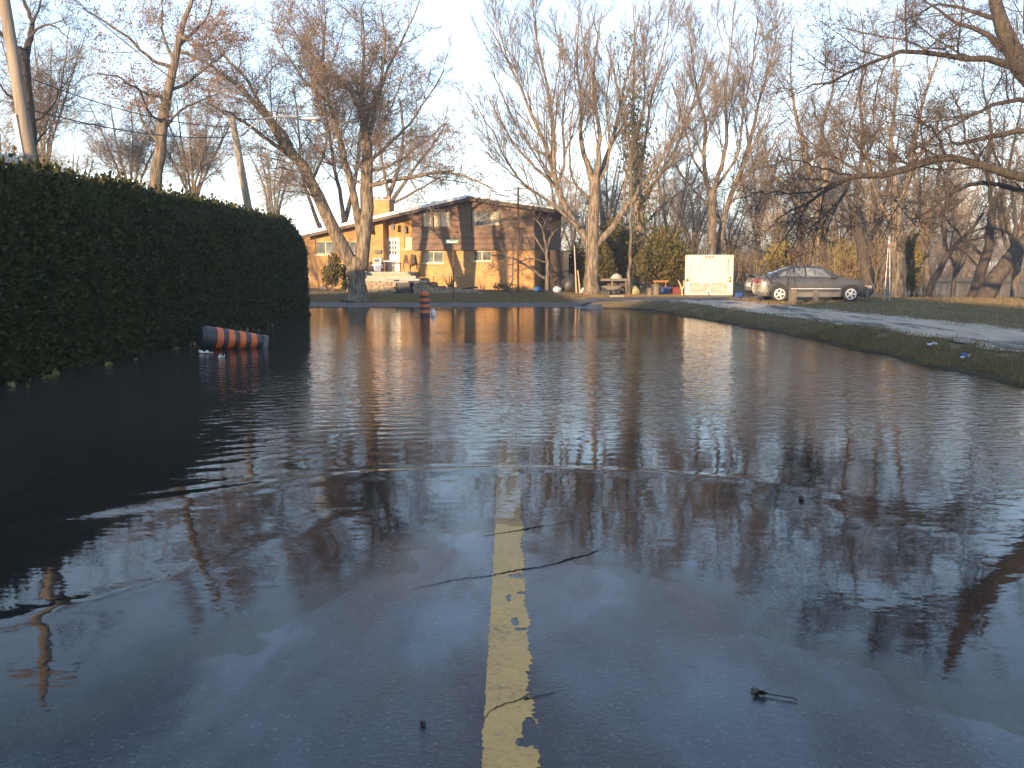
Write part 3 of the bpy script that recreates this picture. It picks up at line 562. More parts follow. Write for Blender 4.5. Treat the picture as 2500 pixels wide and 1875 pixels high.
# things on the porch
def porch(name, label, cat, px, yp): x = hp(px, 660, yp)[0]; return thing(name, label, cat, hw(x, yp, zp + .001), -HA)
t = porch('cooler', 'blue and white cool box on the porch beside the door', 'cooler', 923, -.35)
MB().box(-.27, .27, -.2, .2, 0, .34).build('body', M['blue'], t, bevel=.02); MB().box(-.29, .29, -.22, .22, .341, .46).build('lid', M['white'], t, bevel=.03)
for s in (-.30, .272): MB().box(s, s + .028, -.12, .12, .22, .30).build('handle', M['white'], t)
MB().box(-.16, -.10, -.215, -.201, 0.02, .33).build('stripe', M['white'], t)
t = thing('toaster_oven', 'black and silver toaster oven on top of the cool box', 'oven', hw(hp(924, 645, -.35)[0], -.35, zp + .463), -HA)
MB().box(-.25, .25, -.17, .17, .03, .33).build('case', M['steel'], t, bevel=.02); MB().box(-.20, .14, -.185, -.171, .07, .29).build('oven_door', M['black'], t); MB().tube([(-.17, -.2, .27), (.11, -.2, .27)], .012, 6).build('handle', M['steel'], t)
for k in range(3): MB().lathe([(.02, -.195), (.02, -.171)], 8, (.195, 0, .10 + .08 * k), 'y').build('knob', M['black'], t)
for sx in (-.2, .2):
    for sy in (-.12, .12): MB().box(sx - .02, sx + .02, sy - .02, sy + .02, 0, .03).build('foot', M['black'], t)
def folding_chair(t, tall):
    for s in (-.2, .2):
        MB().tube([(s, .25, 0), (s * .8, 0, .45), (s * .35, -.05, tall)], .016, 6).build('frame', M['darkwood'], t); MB().tube([(s, -.2, 0), (s, .18, .45)], .016, 6).build('leg', M['darkwood'], t)
    MB().box(-.2, .2, -.2, .2, .44, .47).build('seat', M['darkwood'], t); MB().prism([(-.17, .5), (.17, .5), (.075, tall), (-.075, tall)], -.06, -.035).build('backrest', M['darkwood'], t)
t = porch('folding_chair', 'dark folding chair with a tall narrow back nearest the door', 'chair', 992, -.2); folding_chair(t, .95)
t = porch('folding_chair', 'dark folding chair with tall narrow back at the right porch edge', 'chair', 1008, -.2); folding_chair(t, 1.0)
t = porch('side_table', 'small grey table in front of the white door', 'table', 951, -.1)
MB().box(-.28, .28, -.2, .2, .58, .62).build('table_top', M['steel'], t)
for sx in (-.24, .24):
    for sy in (-.16, .16): MB().box(sx - .02, sx + .02, sy - .02, sy + .02, 0, .58).build('leg', M['black'], t)

# ------------------------------------------------------------------ fieldstone retaining wall in front of the porch
WY = 48.6; sw = thing('stone_wall', 'low fieldstone retaining wall with a dark panel, before the porch', 'wall', (xat(893, WY), WY, 0.15))
ox = xat(893, WY); rnd = random.Random(11); variants = []
for k in range(5):
    mb = MB().box(-.5, .5, -.5, .5, -.5, .5); mb.v = [tuple(c + rnd.uniform(-.09, .09) for c in p) for p in mb.v]; variants.append(mb.mesh('stone', M['stone'], False, .09))
def toppx(px): return zat(687, WY) if px < 969 else (zat(690, WY) if px < 1042 else (zat(703, WY) if px < 1110 else zat(707, WY)))
px = 893
end = xat(1165, WY) - ox; dx0, dx1 = xat(969, WY) - ox, xat(1004, WY) - ox; zrow = 0.0
while zrow < 0.95:
    h = rnd.uniform(.10, .17); x = rnd.uniform(-.1, 0)
    while x < end:
        w = rnd.uniform(.18, .52); xm = x + w / 2; pxm = (xm + ox) / WY * F + CX
        if zrow + h * .6 < toppx(pxm) - .15 and not (dx0 - .1 < xm < dx1 + .1):
            s = link('stone', variants[rnd.randrange(5)], sw); s.location = (xm, rnd.uniform(-.03, .03), zrow + h / 2); s.scale = (w * .97, .34, h * .96); s.rotation_euler = (0, rnd.uniform(-.05, .05), rnd.uniform(-.04, .04))
        x += w
    zrow += h
MB().box(0, dx0, -.10, 1.9, -.2, zat(689, WY) - .2).build('wall_core', M['hedge_core'], sw); MB().box(dx1, xat(1042, WY) - ox, -.10, 1.9, -.2, zat(692, WY) - .2).build('wall_core', M['hedge_core'], sw)
MB().box(xat(1042, WY) - ox + .01, end, -.1, 1.2, -.2, zat(706, WY) - .2).build('wall_core', M['hedge_core'], sw)
MB().box(dx0 + .02, dx1 - .02, -.14, 1.8, -.2, zat(690, WY) - .15).build('dark_panel', M['black'], sw); MB().box(dx0 - .1, xat(1042, WY) - ox, -.22, 1.9, zat(690, WY) - .148, zat(687, WY) - .14).build('cap_slab', M['concrete'], sw, bevel=.01)
MB().box(xat(940, WY) - ox, dx0 - .12, -.18, 1.9, zat(688, WY) - .148, zat(684, WY) - .14).build('cap_slab', M['concrete'], sw, bevel=.01)
# boards on the wall, clay rubble
t = MB().box(-.65, .65, -.12, .12, 0, .07).build('dark_plank', M['black']); t.location = (xat(1058, WY), WY + .1, zat(702, WY) + .01); props(t, 'short black plank lying on the stone wall', 'plank')
t = MB().box(-.4, .4, -.12, .12, 0, .09).build('dark_plank', M['black']); t.location = (xat(1148, WY), WY + .1, zat(706, WY) + .01); t.rotation_euler = (0, -.1, 0); props(t, 'black plank end at the right end of the stone wall', 'plank')

# ------------------------------------------------------------------ grey saloon car
CY0 = 37.0; car = thing('parked_car', 'dusty grey four-door saloon car parked on the grass facing right', 'car', (xat(1975, CY0), CY0, gz(xat(1975, CY0), CY0) - .01), R(-2))
XS = np.concatenate([np.linspace(-2.37, -1.75, 14), np.linspace(-1.7, -.85, 22), np.linspace(-.75, .95, 16), np.linspace(1.0, 1.85, 22), np.linspace(1.9, 2.37, 12)])
def zu(x): return np.interp(x, [-2.37, -2.35, -2.3, -2.2, -1.7, -1.4, 1.0, 1.3, 1.75, 2.1, 2.28, 2.35, 2.37], [.60, .78, .90, .99, 1.015, 1.0, .945, .90, .81, .70, .60, .52, .46])
AR = .385; AX = (-1.33, 1.42)
def zl(x):
    z = np.interp(x, [-2.37, -2.3, -2.1, 2.0, 2.25, 2.37], [.45, .30, .24, .20, .24, .38])
    for c in AX: z = np.where(np.abs(x - c) < AR, np.maximum(z, .30 + np.sqrt(np.maximum(AR ** 2 - (x - c) ** 2, 0))), z)
    return z
def cw(x, z): return .87 * (1 - .13 * (np.clip(np.abs(z - .55) - .12, 0, 1) / .40) ** 2) * (1 - .30 * sst(1.6, 2.5, np.abs(x)) ** 1.5)
rows = 9; V = []; Fc = []
for s in (-1, 1):
    base = len(V)
    for x in XS:
        for k in range(rows): z = zl(x) + (zu(x) - zl(x)) * k / (rows - 1); V.append((x, s * cw(x, z), z))
    for i in range(len(XS) - 1):
        for k in range(rows - 1): q = base + i * rows + k; Fc.append((q, q + rows, q + rows + 1, q + 1))
base = len(V); nt = 11
for x in XS:
    for j in range(nt): t_ = -1 + 2 * j / (nt - 1); V.append((x, t_ * cw(x, zu(x)), zu(x) + .045 * (1 - t_ ** 4)))
for i in range(len(XS) - 1):
    for j in range(nt - 1): q = base + i * nt + j; Fc.append((q, q + 1, q + nt + 1, q + nt))
for xe in (0, len(XS) - 1):
    a0, b0 = xe * rows, len(XS) * rows + xe * rows
    for k in range(rows - 1): Fc.append((a0 + k, b0 + k, b0 + k + 1, a0 + k + 1))
bm_ = MB().add(V, Fc); me = bpy.data.meshes.new('body'); me.from_pydata(bm_.v, [], bm_.f)
q = bmesh.new(); q.from_mesh(me); bmesh.ops.remove_doubles(q, verts=q.verts, dist=.0005); bmesh.ops.recalc_face_normals(q, faces=q.faces); q.to_mesh(me); q.free()
me.polygons.foreach_set('use_smooth', [True] * len(me.polygons)); me.set_sharp_from_angle(angle=R(50)); me.materials.append(M['carpaint']); link('body', me, car)
MB().box(-2.2, 2.2, -.72, .72, .22, .30).build('underbody', M['black'], car)
for c in AX: MB().box(c - .40, c + .40, -.78, .78, .30, .72).build('wheel_arch', M['black'], car)
GX = np.array([-1.66, -1.45, -1.2, -.95, -.7, -.4, -.1, .2, .4, .62, .85, 1.12]); GZ = np.array([1.02, 1.13, 1.245, 1.33, 1.38, 1.405, 1.405, 1.375, 1.315, 1.21, 1.085, .94])
def gzf(x): return np.interp(x, GX, GZ)
def ghw(x, z): return .765 - (z - .95) * .42
def gside(x, t, s=-1, off=0): 
    zb = float(zu(x)) - .02; z = zb + (float(gzf(x)) - zb) * t; return (x, s * (float(ghw(x, z)) - .05 * t * t + off), z + 0)
V = []; Fc = []; xg = np.linspace(-1.66, 1.12, 40)
for x in xg:
    ring = [gside(x, t, -1) for t in (0, .25, .5, .75, .93)] + [(x, -gside(x, 1)[1] * u, gside(x, 1)[2] + .03 * (1 - u * u)) for u in (-.93, -.6, -.2, .2, .6, .93)] + [gside(x, t, 1) for t in (.93, .75, .5, .25, 0)]
    V += ring
n = 16
for i in range(len(xg) - 1):
    for k in range(n - 1): Fc.append((i * n + k, i * n + k + 1, (i + 1) * n + k + 1, (i + 1) * n + k))
gm = MB().add(V, Fc).build('roof', M['carpaint'], car, smooth=True)
def pane(name, x0, x1, t0=.10, t1=.86, slant0=0, slant1=0, s=-1):
    V = []; Fc = []; nu, nv = 10, 5
    for i in range(nu):
        for k in range(nv):
            v_ = k / (nv - 1); xa = x0 + slant0 * v_; xb = x1 + slant1 * v_; V.append(gside(xa + (xb - xa) * i / (nu - 1), t0 + (t1 - t0) * v_, s, .008))
    for i in range(nu - 1):
        for k in range(nv - 1): p = i * nv + k; Fc.append((p, p + nv, p + nv + 1, p + 1))
    return MB().add(V, Fc).build(name, M['carglass'], car, smooth=True)
for s in (-1, 1):
    pane('side_window', -.28, .72, .12, .86, 0, -.36, s); pane('side_window', -1.05, -.36, .12, .86, .16, 0, s); pane('quarter_window', -1.36, -1.11, .18, .72, .20, .10, s)
for s in (-1, 1): pane('door_pillar', -.352, -.288, .10, .88, 0, 0, s).data.materials[0] = M['black']
def screen(name, x0, x1):
    V = []; Fc = []
    for x in np.linspace(x0, x1, 9):
        for u in np.linspace(-.84, .84, 9): g_ = gside(x, 1); V.append((x, -g_[1] * u, g_[2] + .03 * (1 - u * u) + .010))
    for i in range(8):
        for k in range(8): p = i * 9 + k; Fc.append((p, p + 1, p + 10, p + 9))
    MB().add(V, Fc).build(name, M['carglass'], car, smooth=True)
screen('windscreen', .27, 1.06); screen('rear_window', -1.58, -.82)
for x in AX:
    for s in (-1, 1):
        w = MB().lathe([(.20, -.10), (.295, -.10), (.315, -.07), (.318, 0), (.315, .07), (.295, .10), (.20, .10)], 32, (x, s * .74, .318), 'y').build('wheel', M['tyre'], car, smooth=True)
        yo = s * .845
        MB().lathe([(.215, -.012 * s), (.215, .0), (.17, .006 * s), (.165, -.03 * s)], 28, (x, yo, .318), 'y').build('rim', M['rim'], w, smooth=True)
        for k in range(5):
            a_ = k * 2 * math.pi / 5 + .3; Mx = Matrix.Translation((x, yo + s * .008, .318)) @ Matrix.Rotation(a_, 4, 'Y'); MB().box(-.032, .032, -.008, .012, .02, .19, Mx).build('spoke', M['rim'], w)
        MB().lathe([(.055, -.01), (.055, .012), (.02, .02)] if s > 0 else [(.02, -.02), (.055, -.012), (.055, .01)], 14, (x, yo + s * .012, .318), 'y').build('hub_cap', M['rim'], w)
        MB().lathe([(.165, -.02), (.165, -.01)], 24, (x, yo - s * .006, .318), 'y').build('brake_disc', M['black'], w)
def strip(name, x0, x1, z0, z1, mat, off=.012, th=.0, s=-1, n=14):
    V = []; Fc = []
    for x in np.linspace(x0, x1, n):
        for z in (z0, z1): V.append((x, s * (float(cw(x, z)) + off), z))
        for z in (z0, z1): V.append((x, s * (float(cw(x, z)) - .02), z))
    for i in range(n - 1):
        p = 4 * i; Fc += [(p, p + 4, p + 5, p + 1), (p, p + 2, p + 6, p + 4), (p + 1, p + 5, p + 7, p + 3)]
    Fc += [(0, 1, 3, 2), (4 * n - 4, 4 * n - 2, 4 * n - 1, 4 * n - 3)]
    return MB().add(V, Fc).build(name, mat, car)
for s in (-1, 1):
    for k in range(3): strip('side_rib', -.92, 1.0, .415 + .05 * k, .445 + .05 * k, M['rim' if k == 2 else 'carpaint'], .018, s=s); strip('bumper_rib', -2.28, -1.74, .42 + .06 * k, .45 + .06 * k, M['cladding'], .012, s=s)
    strip('sill_cladding', -.93, 1.02, .215, .40, M['cladding'], .014, s=s)
    for xx in (-.32, .78, -.93): strip('door_seam', xx, xx + .014, .40, .93, M['black'], .003, n=2, s=s)
    for xx in (-.72, .10): strip('door_handle', xx, xx + .17, .80, .835, M['black'], .025, n=3, s=s)
    strip('tail_light', -2.34, -2.06, .74, .92, M['redlens'], .008, s=s); strip('turn_lamp', 1.96, 2.08, .60, .68, M['amber'], .010, n=4, s=s); strip('headlamp', 2.085, 2.27, .54, .655, M['headlamp'], .010, n=6, s=s)
    strip('beltline_trim', -1.3, .95, .925, .942, M['black'], .012, s=s)
    MB().box(.62, .84, s * .80 if s > 0 else -1.0, 1.0 if s > 0 else -.80, .93, 1.07, taper=.02).build('mirror', M['black'], car, bevel=.03)
MB().box(-2.36, -2.08, -.70, .70, 1.06, 1.10).build('spoiler', M['carpaint'], car, bevel=.015)
for s in (-.62, .62): MB().box(-2.28, -2.16, s - .04, s + .04, .98, 1.06).build('spoiler_foot', M['carpaint'], car)
MB().box(2.30, 2.385, -.5, .5, .28, .42).build('front_grille', M['black'], car, bevel=.02); MB().box(2.335, 2.40, -.26, .26, .43, .54).build('number_plate', M['white'], car); MB().box(-2.395, -2.33, -.25, .25, .60, .74).build('number_plate', M['white'], car)

# ------------------------------------------------------------------ white enclosed trailer
TY = 43.2; tx0, tx1 = xat(1673.5, TY), xat(1789.5, TY); tg = gz((tx0 + tx1) / 2, TY); tz0, tz1 = zat(721, TY) - tg, zat(622, TY) - tg; tw = (tx1 - tx0) / 2
tr_ = thing('cargo_trailer', 'white enclosed cargo trailer seen from behind, parked on the verge', 'trailer', ((tx0 + tx1) / 2, TY, tg), R(-11.5))
MB().box(-tw, tw, 0, 4.2, tz0, tz1).build('body', M['trailer'], tr_, bevel=.03)
dw0, dw1 = -tw + .28, tw - .26; dz1 = tz1 - .16; dz0 = tz0 + .12; dm = dz0 + .46
MB().box(dw0, dw1, -.025, -.002, dm, dz1).build('rear_door', M['trailer'], tr_, bevel=.006); MB().box(dw0, dw1, -.026, -.003, dz0, dm - .004).build('door_panel', M['trailer_worn'], tr_, bevel=.006)
for (a, c, e, f_) in [(dw0 - .035, dw0 - .004, dz0, dz1 + .03), (dw1 + .004, dw1 + .03, dz0 + .5, dz1 + .03), (dw0 - .002, dw1 + .002, dz1 + .004, dz1 + .03)]: MB().box(a, c, -.018, -.002, e, f_).build('door_gasket', M['seam'], tr_)
lb_ = MB().box(-.2, .2, -.03, -.002, tz1 - .12, tz1 - .055).build('marker_bar', M['trailer'], tr_)
for k in (-.14, 0, .14): MB().box(k - .05, k + .05, -.045, -.031, tz1 - .11, tz1 - .065).build('marker_lens', M['redlens'], lb_)
for (x, zz, r_, mt) in [(tw - .14, tz0 + .82, .052, 'black'), (tw - .14, tz0 + .66, .055, 'redlens'), (-tw + .12, tz0 + .70, .065, 'redlens'), (-tw + .10, tz1 - .05, .03, 'redlens'), (tw - .12, tz1 - .05, .022, 'redlens'), (tw - .14, tz0 + .48, .06, 'steel'), (-tw + .12, tz0 + .52, .06, 'steel')]:
    MB().lathe([(r_, -.03), (r_, -.002)], 14, (x, 0, zz), 'y').build('lamp', M[mt], tr_)
MB().box(-.09, .09, -.05, -.027, tz0 + .05, tz0 + .22).build('latch', M['steel'], tr_); MB().box(-.05, .05, -.07, -.051, tz0 + .08, tz0 + .18).build('latch_handle', M['black'], tr_)
MB().box(-.03, .06, -.05, .05, .12, tz0 - .001).build('jack_leg', M['greywood'], tr_); MB().box(-tw + .02, tw - .02, .02, 4.1, tz0 - .10, tz0 - .002).build('chassis', M['black'], tr_)
for (x, zz) in [(dw0 + .45, dm + .02), (dw0 + .85, dm + .02)]: MB().box(x, x + .07, -.04, -.027, zz - .1, zz - .02).build('hinge', M['rim'], tr_)
for s in (-1, 1):
    w = MB().lathe([(.15, -.09), (.28, -.09), (.31, -.06), (.31, .06), (.28, .09), (.15, .09)], 24, (s * (tw - .14), 2.0, .31), 'y').build('wheel', M['tyre'], tr_, smooth=True)
    for v_ in w.data.vertices: 
        lx, ly = v_.co.x - s * (tw - .14), v_.co.y - 2.0; v_.co.x = s * (tw - .14) + ly; v_.co.y = 2.0 + lx
MB().tube([(0, 4.2, tz0 - .05), (0, 5.3, tz0 - .05)], .05, 6).build('tow_bar', M['black'], tr_)

# ------------------------------------------------------------------ striped traffic drums
def drum(t, bands, r0, r1, axis_len, cap):
    z = 0; tot = sum(h for h, _ in bands)
    for h, mt in bands:
        ra, rb = r0 + (r1 - r0) * z / tot, r0 + (r1 - r0) * (z + h) / tot; e = .006 if mt == 'orange' else 0
        MB().lathe([(ra - .012, z), (ra + e, z + .004), (rb + e, z + h - .004), (rb - .012, z + h)], 28).build('band', M[mt], t, smooth=True); z += h
    return z
g = gp(1038, 771, 0); gzz = gz(g[0], g[1]); t = thing('traffic_drum', 'orange and black striped traffic drum standing upright in the flood', 'traffic drum', (g[0], g[1], gzz), 0, 'striped traffic drums')
hh = 0.80 - gzz; bd = [(.10, 'drumblack' if k % 2 == 0 else 'orange') for k in range(9)]; bd = bd[:-1]; rest = hh - .8
zt_ = drum(t, [(rest, 'drumblack')] + bd, .185, .158, hh, False)
MB().lathe([(.15, zt_), (.13, zt_ + .02), (.05, zt_ + .03)], 24).build('top', M['orange'], t, smooth=True)
t.rotation_euler = (0, R(-1.2), 0)
a_, b_ = at(497, 823, 18.3), at(640, 835, 19.0); ax = Vector(b_ - a_); fl = thing('traffic_drum', 'orange and black striped traffic drum lying tipped over in the water by the hedge', 'traffic drum', tuple(a_), 0, 'striped traffic drums')
fl.rotation_euler = ax.to_track_quat('Z', 'Y').to_euler(); k_ = ax.length / 1.15
zt_ = drum(fl, [(.21, 'drumblack'), (.135, 'orange'), (.10, 'drumblack'), (.135, 'orange'), (.10, 'drumblack'), (.135, 'orange'), (.10, 'drumblack'), (.135, 'orange'), (.10, 'drumblack')], .235, .15, 1.15, True)
MB().lathe([(.10, -.10), (.19, -.07), (.225, 0)], 24).build('domed_end', M['drumblack'], fl, smooth=True)
MB().lathe([(.10, zt_), (.10, zt_ + .04)], 16).build('neck', M['drumblack'], fl); MB().box(-.10, .10, -.16, .16, zt_ + .04, zt_ + .17, taper=.02).build('handle_cap', M['cladding'], fl, bevel=.03)

# ------------------------------------------------------------------ poles, lamp, wires, sign, posts
lp = at(612, 540, 34.0); lz = gz(lp[0], lp[1]); ltop = at(566, 285, 34.0)
t = thing('street_lamp', 'leaning wooden street lamp pole with curved arm behind the hedge', 'street lamp', (lp[0], lp[1], lz))
sl_ = (ltop - np.array([lp[0], lp[1], lp[2]])) / (ltop[2] - lp[2]); lo = lambda z: np.array([sl_[0] * (z + lz - lp[2]), 0, z])
zt_ = ltop[2] - lz; MB().tube([lo(0), lo(zt_ * .5), lo(zt_)], [.16, .145, .115], 12).build('pole', M['pole'], t, smooth=True)
pa = [at(x, y, 34.0 - d) - np.array([lp[0], lp[1], lz]) for x, y, d in [(582, 334, 0), (594, 329, .1), (615, 307, .3), (645, 290, .5), (685, 284, .8), (735, 285, 1.1)]]
MB().tube(pa, .032, 8).build('arm', M['steel'], t, smooth=True)
q = at(757, 290, 32.8) - np.array([lp[0], lp[1], lz]); mb = MB(); prof = [(.03, -.42), (.09, -.3), (.15, 0), (.15, .2), (.10, .34), (.03, .38)]; mb.lathe(prof, 14, (0, 0, 0), 'x'); mb.v = [(x + q[0], y + q[1], z * .62 + q[2]) for x, y, z in mb.v]; hd = mb.build('lamp_head', M['steel'], t, smooth=True)
mb = MB().lathe([(.02, -.10), (.09, -.05), (.11, 0)], 12); mb.v = [(x + q[0] + .15, y + q[1], z + q[2] - .07) for x, y, z in mb.v]; mb.build('lens', M['headlamp'], hd, smooth=True)
UY = 23.0; ub = at(78, 420, UY); ut = at(8, -10, UY); uz = gz(ub[0], ub[1]); dirn = (ut - ub) / (ut[2] - ub[2])
t = thing('utility_pole', 'tall grey wooden utility pole rising out of the picture at upper left', 'utility pole', (ub[0] - dirn[0] * (ub[2] - uz), UY, uz)); uo = lambda z: np.array([dirn[0] * z, 0, z])
MB().tube([uo(0), uo(4.5), uo(9.5)], [.17, .15, .125], 12).build('pole', M['pole'], t, smooth=True)
g0 = at(62, 384, UY) - np.array(t.location); g1 = at(43, 282, UY) - np.array(t.location); MB().tube([g0 + [0, -.16, 0], g1 + [0, -.16, 0]], .055, 6).build('cable_guard', M['white'], t)
MB().box(-.9 + uo(8.6)[0], .9 + uo(8.6)[0], -.19, -.07, 8.55, 8.7).build('cross_arm', M['pole'], t)
def wire(p, q, sag, label, r_=.012):
    p, q = np.array(p), np.array(q); s = np.linspace(0, 1, 24)[:, None]; P = p + (q - p) * s; P[:, 2] -= sag * 4 * (s * (1 - s))[:, 0]
    props(MB().tube(P, r_, 4).build('overhead_wire', M['wire']), label, 'wire', 'wires between the two poles')
U = np.array(t.location); LT = np.array([lp[0], lp[1], lz]) + lo(zt_)
wire(U + uo(8.9) + [.5, 0, 0], LT + [0, 0, -.05], .25, 'topmost overhead wire running from utility pole to street lamp'); wire(U + uo(6.0) + [.15, 0, 0], LT + [0, 0, -.35], .30, 'middle overhead wire running from utility pole to street lamp', .014)
wire(U + uo(5.2) + [.15, 0, 0], LT + [0, 0, -.7], .25, 'lowest overhead wire running from utility pole to street lamp', .016)
wire(U + uo(8.9) + [.5, 0, 0], np.array([-16, 75, 9.0]), .6, 'thin overhead wire passing above the lamp pole', .010)
SY = 43.8; sx = xat(1107, SY); sg = gz(sx, SY); t = thing('street_sign', 'green street name sign on a thin dark post before the house', 'sign', (sx, SY, sg))
MB().tube([(0, 0, 0), (0, 0, zat(594, SY) - sg)], .03, 8).build('post', M['rust'], t); zc = zat(590, SY) - sg
pl = MB().box(xat(1089, SY) - sx, xat(1121, SY) - sx, -.015, .015, zc - .08, zc + .10).build('sign_plate', M['green'], t)
tc = bpy.data.curves.new('lettering', 'FONT'); tc.body = 'RD'; tc.size = .15; tc.extrude = .002; to = bpy.data.objects.new('tmp', tc); COL.objects.link(to); bpy.context.view_layer.update()
lm = bpy.data.meshes.new_from_object(to); bpy.data.objects.remove(to); lm.materials.clear(); lm.materials.append(M['signwhite']); lo_ = link('lettering', lm, pl); lo_.rotation_euler = (R(90), 0, 0); lo_.location = (.02, -.019, zc - .045)
for k, (a, c) in enumerate([(-.28, -.20), (-.18, -.12), (-.10, -.05), (-.035, .0)]): MB().box(a, c, -.018, -.0155, zc - .045, zc + (.055 if k == 0 else .025)).build('lettering', M['signwhite'], pl)
RY_ = 49.5; rx = xat(1265, RY_); rg = gz(rx, RY_); t = thing('iron_mast', 'tall thin rusty iron mast in front of the house', 'mast', (rx, RY_, rg)); MB().tube([(0, 0, -.1), (0, 0, zat(457, RY_) - rg)], [.065, .05], 8).build('pipe', M['rust'], t); MB().box(-.09, .09, -.09, .09, -.02, .05).build('base', M['rust'], t)
for (p, py0, py1, Y, w, lab) in [(1937, 707, 756, 33.5, .12, 'grey wooden post in front of the car door'), (1995, 709, 754, 34.0, .09, 'thinner grey wooden post beside the front wheel of the car'), (2121, 708, 745, 35.2, .06, 'short wooden stake at the nose of the car')]:
    x = xat(p, Y); g_ = gz(x, Y); h = zat(py0, Y) - g_; t = MB().box(-w, w, -w, w, -.15, h, taper=.012).build('wooden_post', M['greywood'], bevel=.012); t.location = (x, Y, g_); t.rotation_euler = (R(1), R(2 if p < 1960 else -2), R(8)); props(t, lab, 'post')
PY = 36.8; x = xat(2169, PY); g_ = gz(x, PY); t = thing('marker_poles', 'pair of white poles leaning together on the lawn right of car', 'marker pole', (x, PY, g_))
for (a, c) in [(2162, 2168), (2176, 2170)]: MB().tube([(xat(a, PY) - x, 0, -.05), (xat(c, PY) - x, .05, zat(575, PY) - g_)], [.02, .015], 6).build('pole', M['steel'], t)
MB().box(-.09, .0, -.03, .03, zat(604, PY) - g_, zat(597, PY) - g_).build('tag', M['orangeobj'], t)

# ------------------------------------------------------------------ yard clutter
def put(px, Y, dz=0.0): x = xat(px, Y); return (x, Y, gz(x, Y) + dz)
def lump(name, label, cat, px, Y, rx, ry, rz, mat, seed):
    rnd = np.random.default_rng(seed); mb = MB(); prof = [(.25, 0), (.8, .06), (1, .35), (.85, .7), (.45, .93), (.08, 1.0)]; mb.lathe(prof, 14)
    mb.v = [(x * rx * rnd.uniform(.7, 1.2), y * ry * rnd.uniform(.7, 1.2), z * rz * rnd.uniform(.82, 1.08)) for x, y, z in mb.v]
    o = mb.build(name, mat, smooth=True); o.location = put(px, Y, -.02); return props(o, label, cat)
lump('tarp_bundle', 'crumpled blue tarp against the right corner of the house', 'tarp', 1313, 50.5, .3, .25, .28, M['bagblue'], 1)
lump('rubbish_bag', 'pale plastic rubbish bag in front of the dark shed', 'bag', 1360, 49.5, .24, .22, .36, M['bagwhite'], 2)
lump('rubbish_bag', 'grey plastic bag slumped beside the thick tree trunk', 'bag', 1424, 48.0, .14, .14, .34, M['bagwhite'], 3)
lump('rubbish_heap', 'dark heap of rubbish sacks at the right of the shed', 'rubbish', 1392, 50.0, .5, .4, .95, M['black'], 4)
lump('rubbish_bag', 'black rubbish sack under the wooden cart', 'bag', 1506, 46.6, .26, .2, .32, M['black'], 5)
lump('canvas_roll', 'olive canvas bundle right of the slim trunk', 'bundle', 1550, 46.8, .24, .22, .45, M['olive'], 6)
lump('blue_sack', 'crumpled dark blue sack behind the back bumper of the car', 'sack', 1806, 41.0, .20, .16, .30, M['blue'], 8)
# shed
SHY_ = 53.2; x0, x1 = xat(1341, SHY_), xat(1388, SHY_); g_ = gz(x0, SHY_) - .1; t = thing('wooden_shed', 'dark brown wooden shed beside the house', 'shed', (x0, SHY_, g_)); h = zat(614, SHY_) - g_; w = x1 - x0
nb = 6
for k in range(nb): MB().box(k * (w - .22) / nb + .006, (k + 1) * (w - .22) / nb - .006, -.03, -.002, 0, h).build('board', M['darkwood'], t)
MB().box(0, w - .23, 0, 1.6, 0, h - .02).build('carcass', M['darkwood'], t); MB().box(w - .22, w, -.02, 1.6, 0, h - .03).build('side_post', M['black'], t); MB().box(-.06, w + .06, -.1, 1.7, h, h + .06).build('roof', M['fascia'], t)
# bench-like wooden cart, stumps, bins
CYY = 47.2; x0, x1 = xat(1458, CYY), xat(1532, CYY); t = thing('wooden_cart', 'weathered open slatted wooden cart beside the slim trunk', 'cart', (x0, CYY, gz(x0, CYY))); zz = lambda p: zat(p, CYY) - t.location[2]; w = x1 - x0
MB().box(0, w, 0, .06, zz(686), zz(680)).build('top_rail', M['greywood'], t); MB().box(0, w * .78, -.01, .05, zz(707), zz(698)).build('bottom_rail', M['greywood'], t)
for x in (.0, w * .48, w - .09): MB().box(x, x + .08, .061, .12, 0, zz(681)).build('upright', M['greywood'], t)
MB().box(0, w, .3, .9, zz(700), zz(697)).build('deck', M['darkwood'], t); MB().box(0, w, .9, .96, 0, zz(682)).build('back_rail', M['darkwood'], t)
for x in (.3, 1.2): MB().lathe([(.04, -.04), (.19, -.04), (.19, .04), (.04, .04)], 18, (x, -.06, .19), 'y').build('wheel', M['tyre'], t)
t = lump('white_sheet', 'pale cloth heaped on top of the wooden cart', 'cloth', 1504, CYY + .5, .30, .2, .42, M['concrete'], 21); t.location[2] = zat(688, CYY)
for k, (p, hh, r_, lab) in enumerate([(1588, .42, .17, 'shorter tree stump standing left of the blue bin'), (1602, .60, .20, 'taller split tree stump beside the blue bin')]):
    mb = MB().lathe([(r_ * 1.15, 0), (r_, hh * .3), (r_ * .95, hh)], 12); rn = random.Random(k); mb.v = [(x * rn.uniform(.9, 1.1), y * rn.uniform(.9, 1.1), z * rn.uniform(.93, 1.05)) for x, y, z in mb.v]
    o = mb.build('tree_stump', M['bark_grey'], smooth=True); o.location = put(p, 44.5, -.03); props(o, lab, 'stump')
def bin_(label, px, Y, w, d, h, mat):
    t = thing('storage_bin', label, 'bin', put(px, Y)); MB().box(-w / 2, w / 2, -d / 2, d / 2, 0, h).build('tub', mat, t, bevel=.02); MB().box(-w / 2 - .02, w / 2 + .02, -d / 2 - .02, d / 2 + .02, h + .002, h + .05).build('lid', mat, t, bevel=.01)
    for s in (-1, 1): MB().box(s * (w / 2 + .012) - .012, s * (w / 2 + .012) + .012, -.08, .08, h * .6, h * .8).build('handle', M['black'], t)
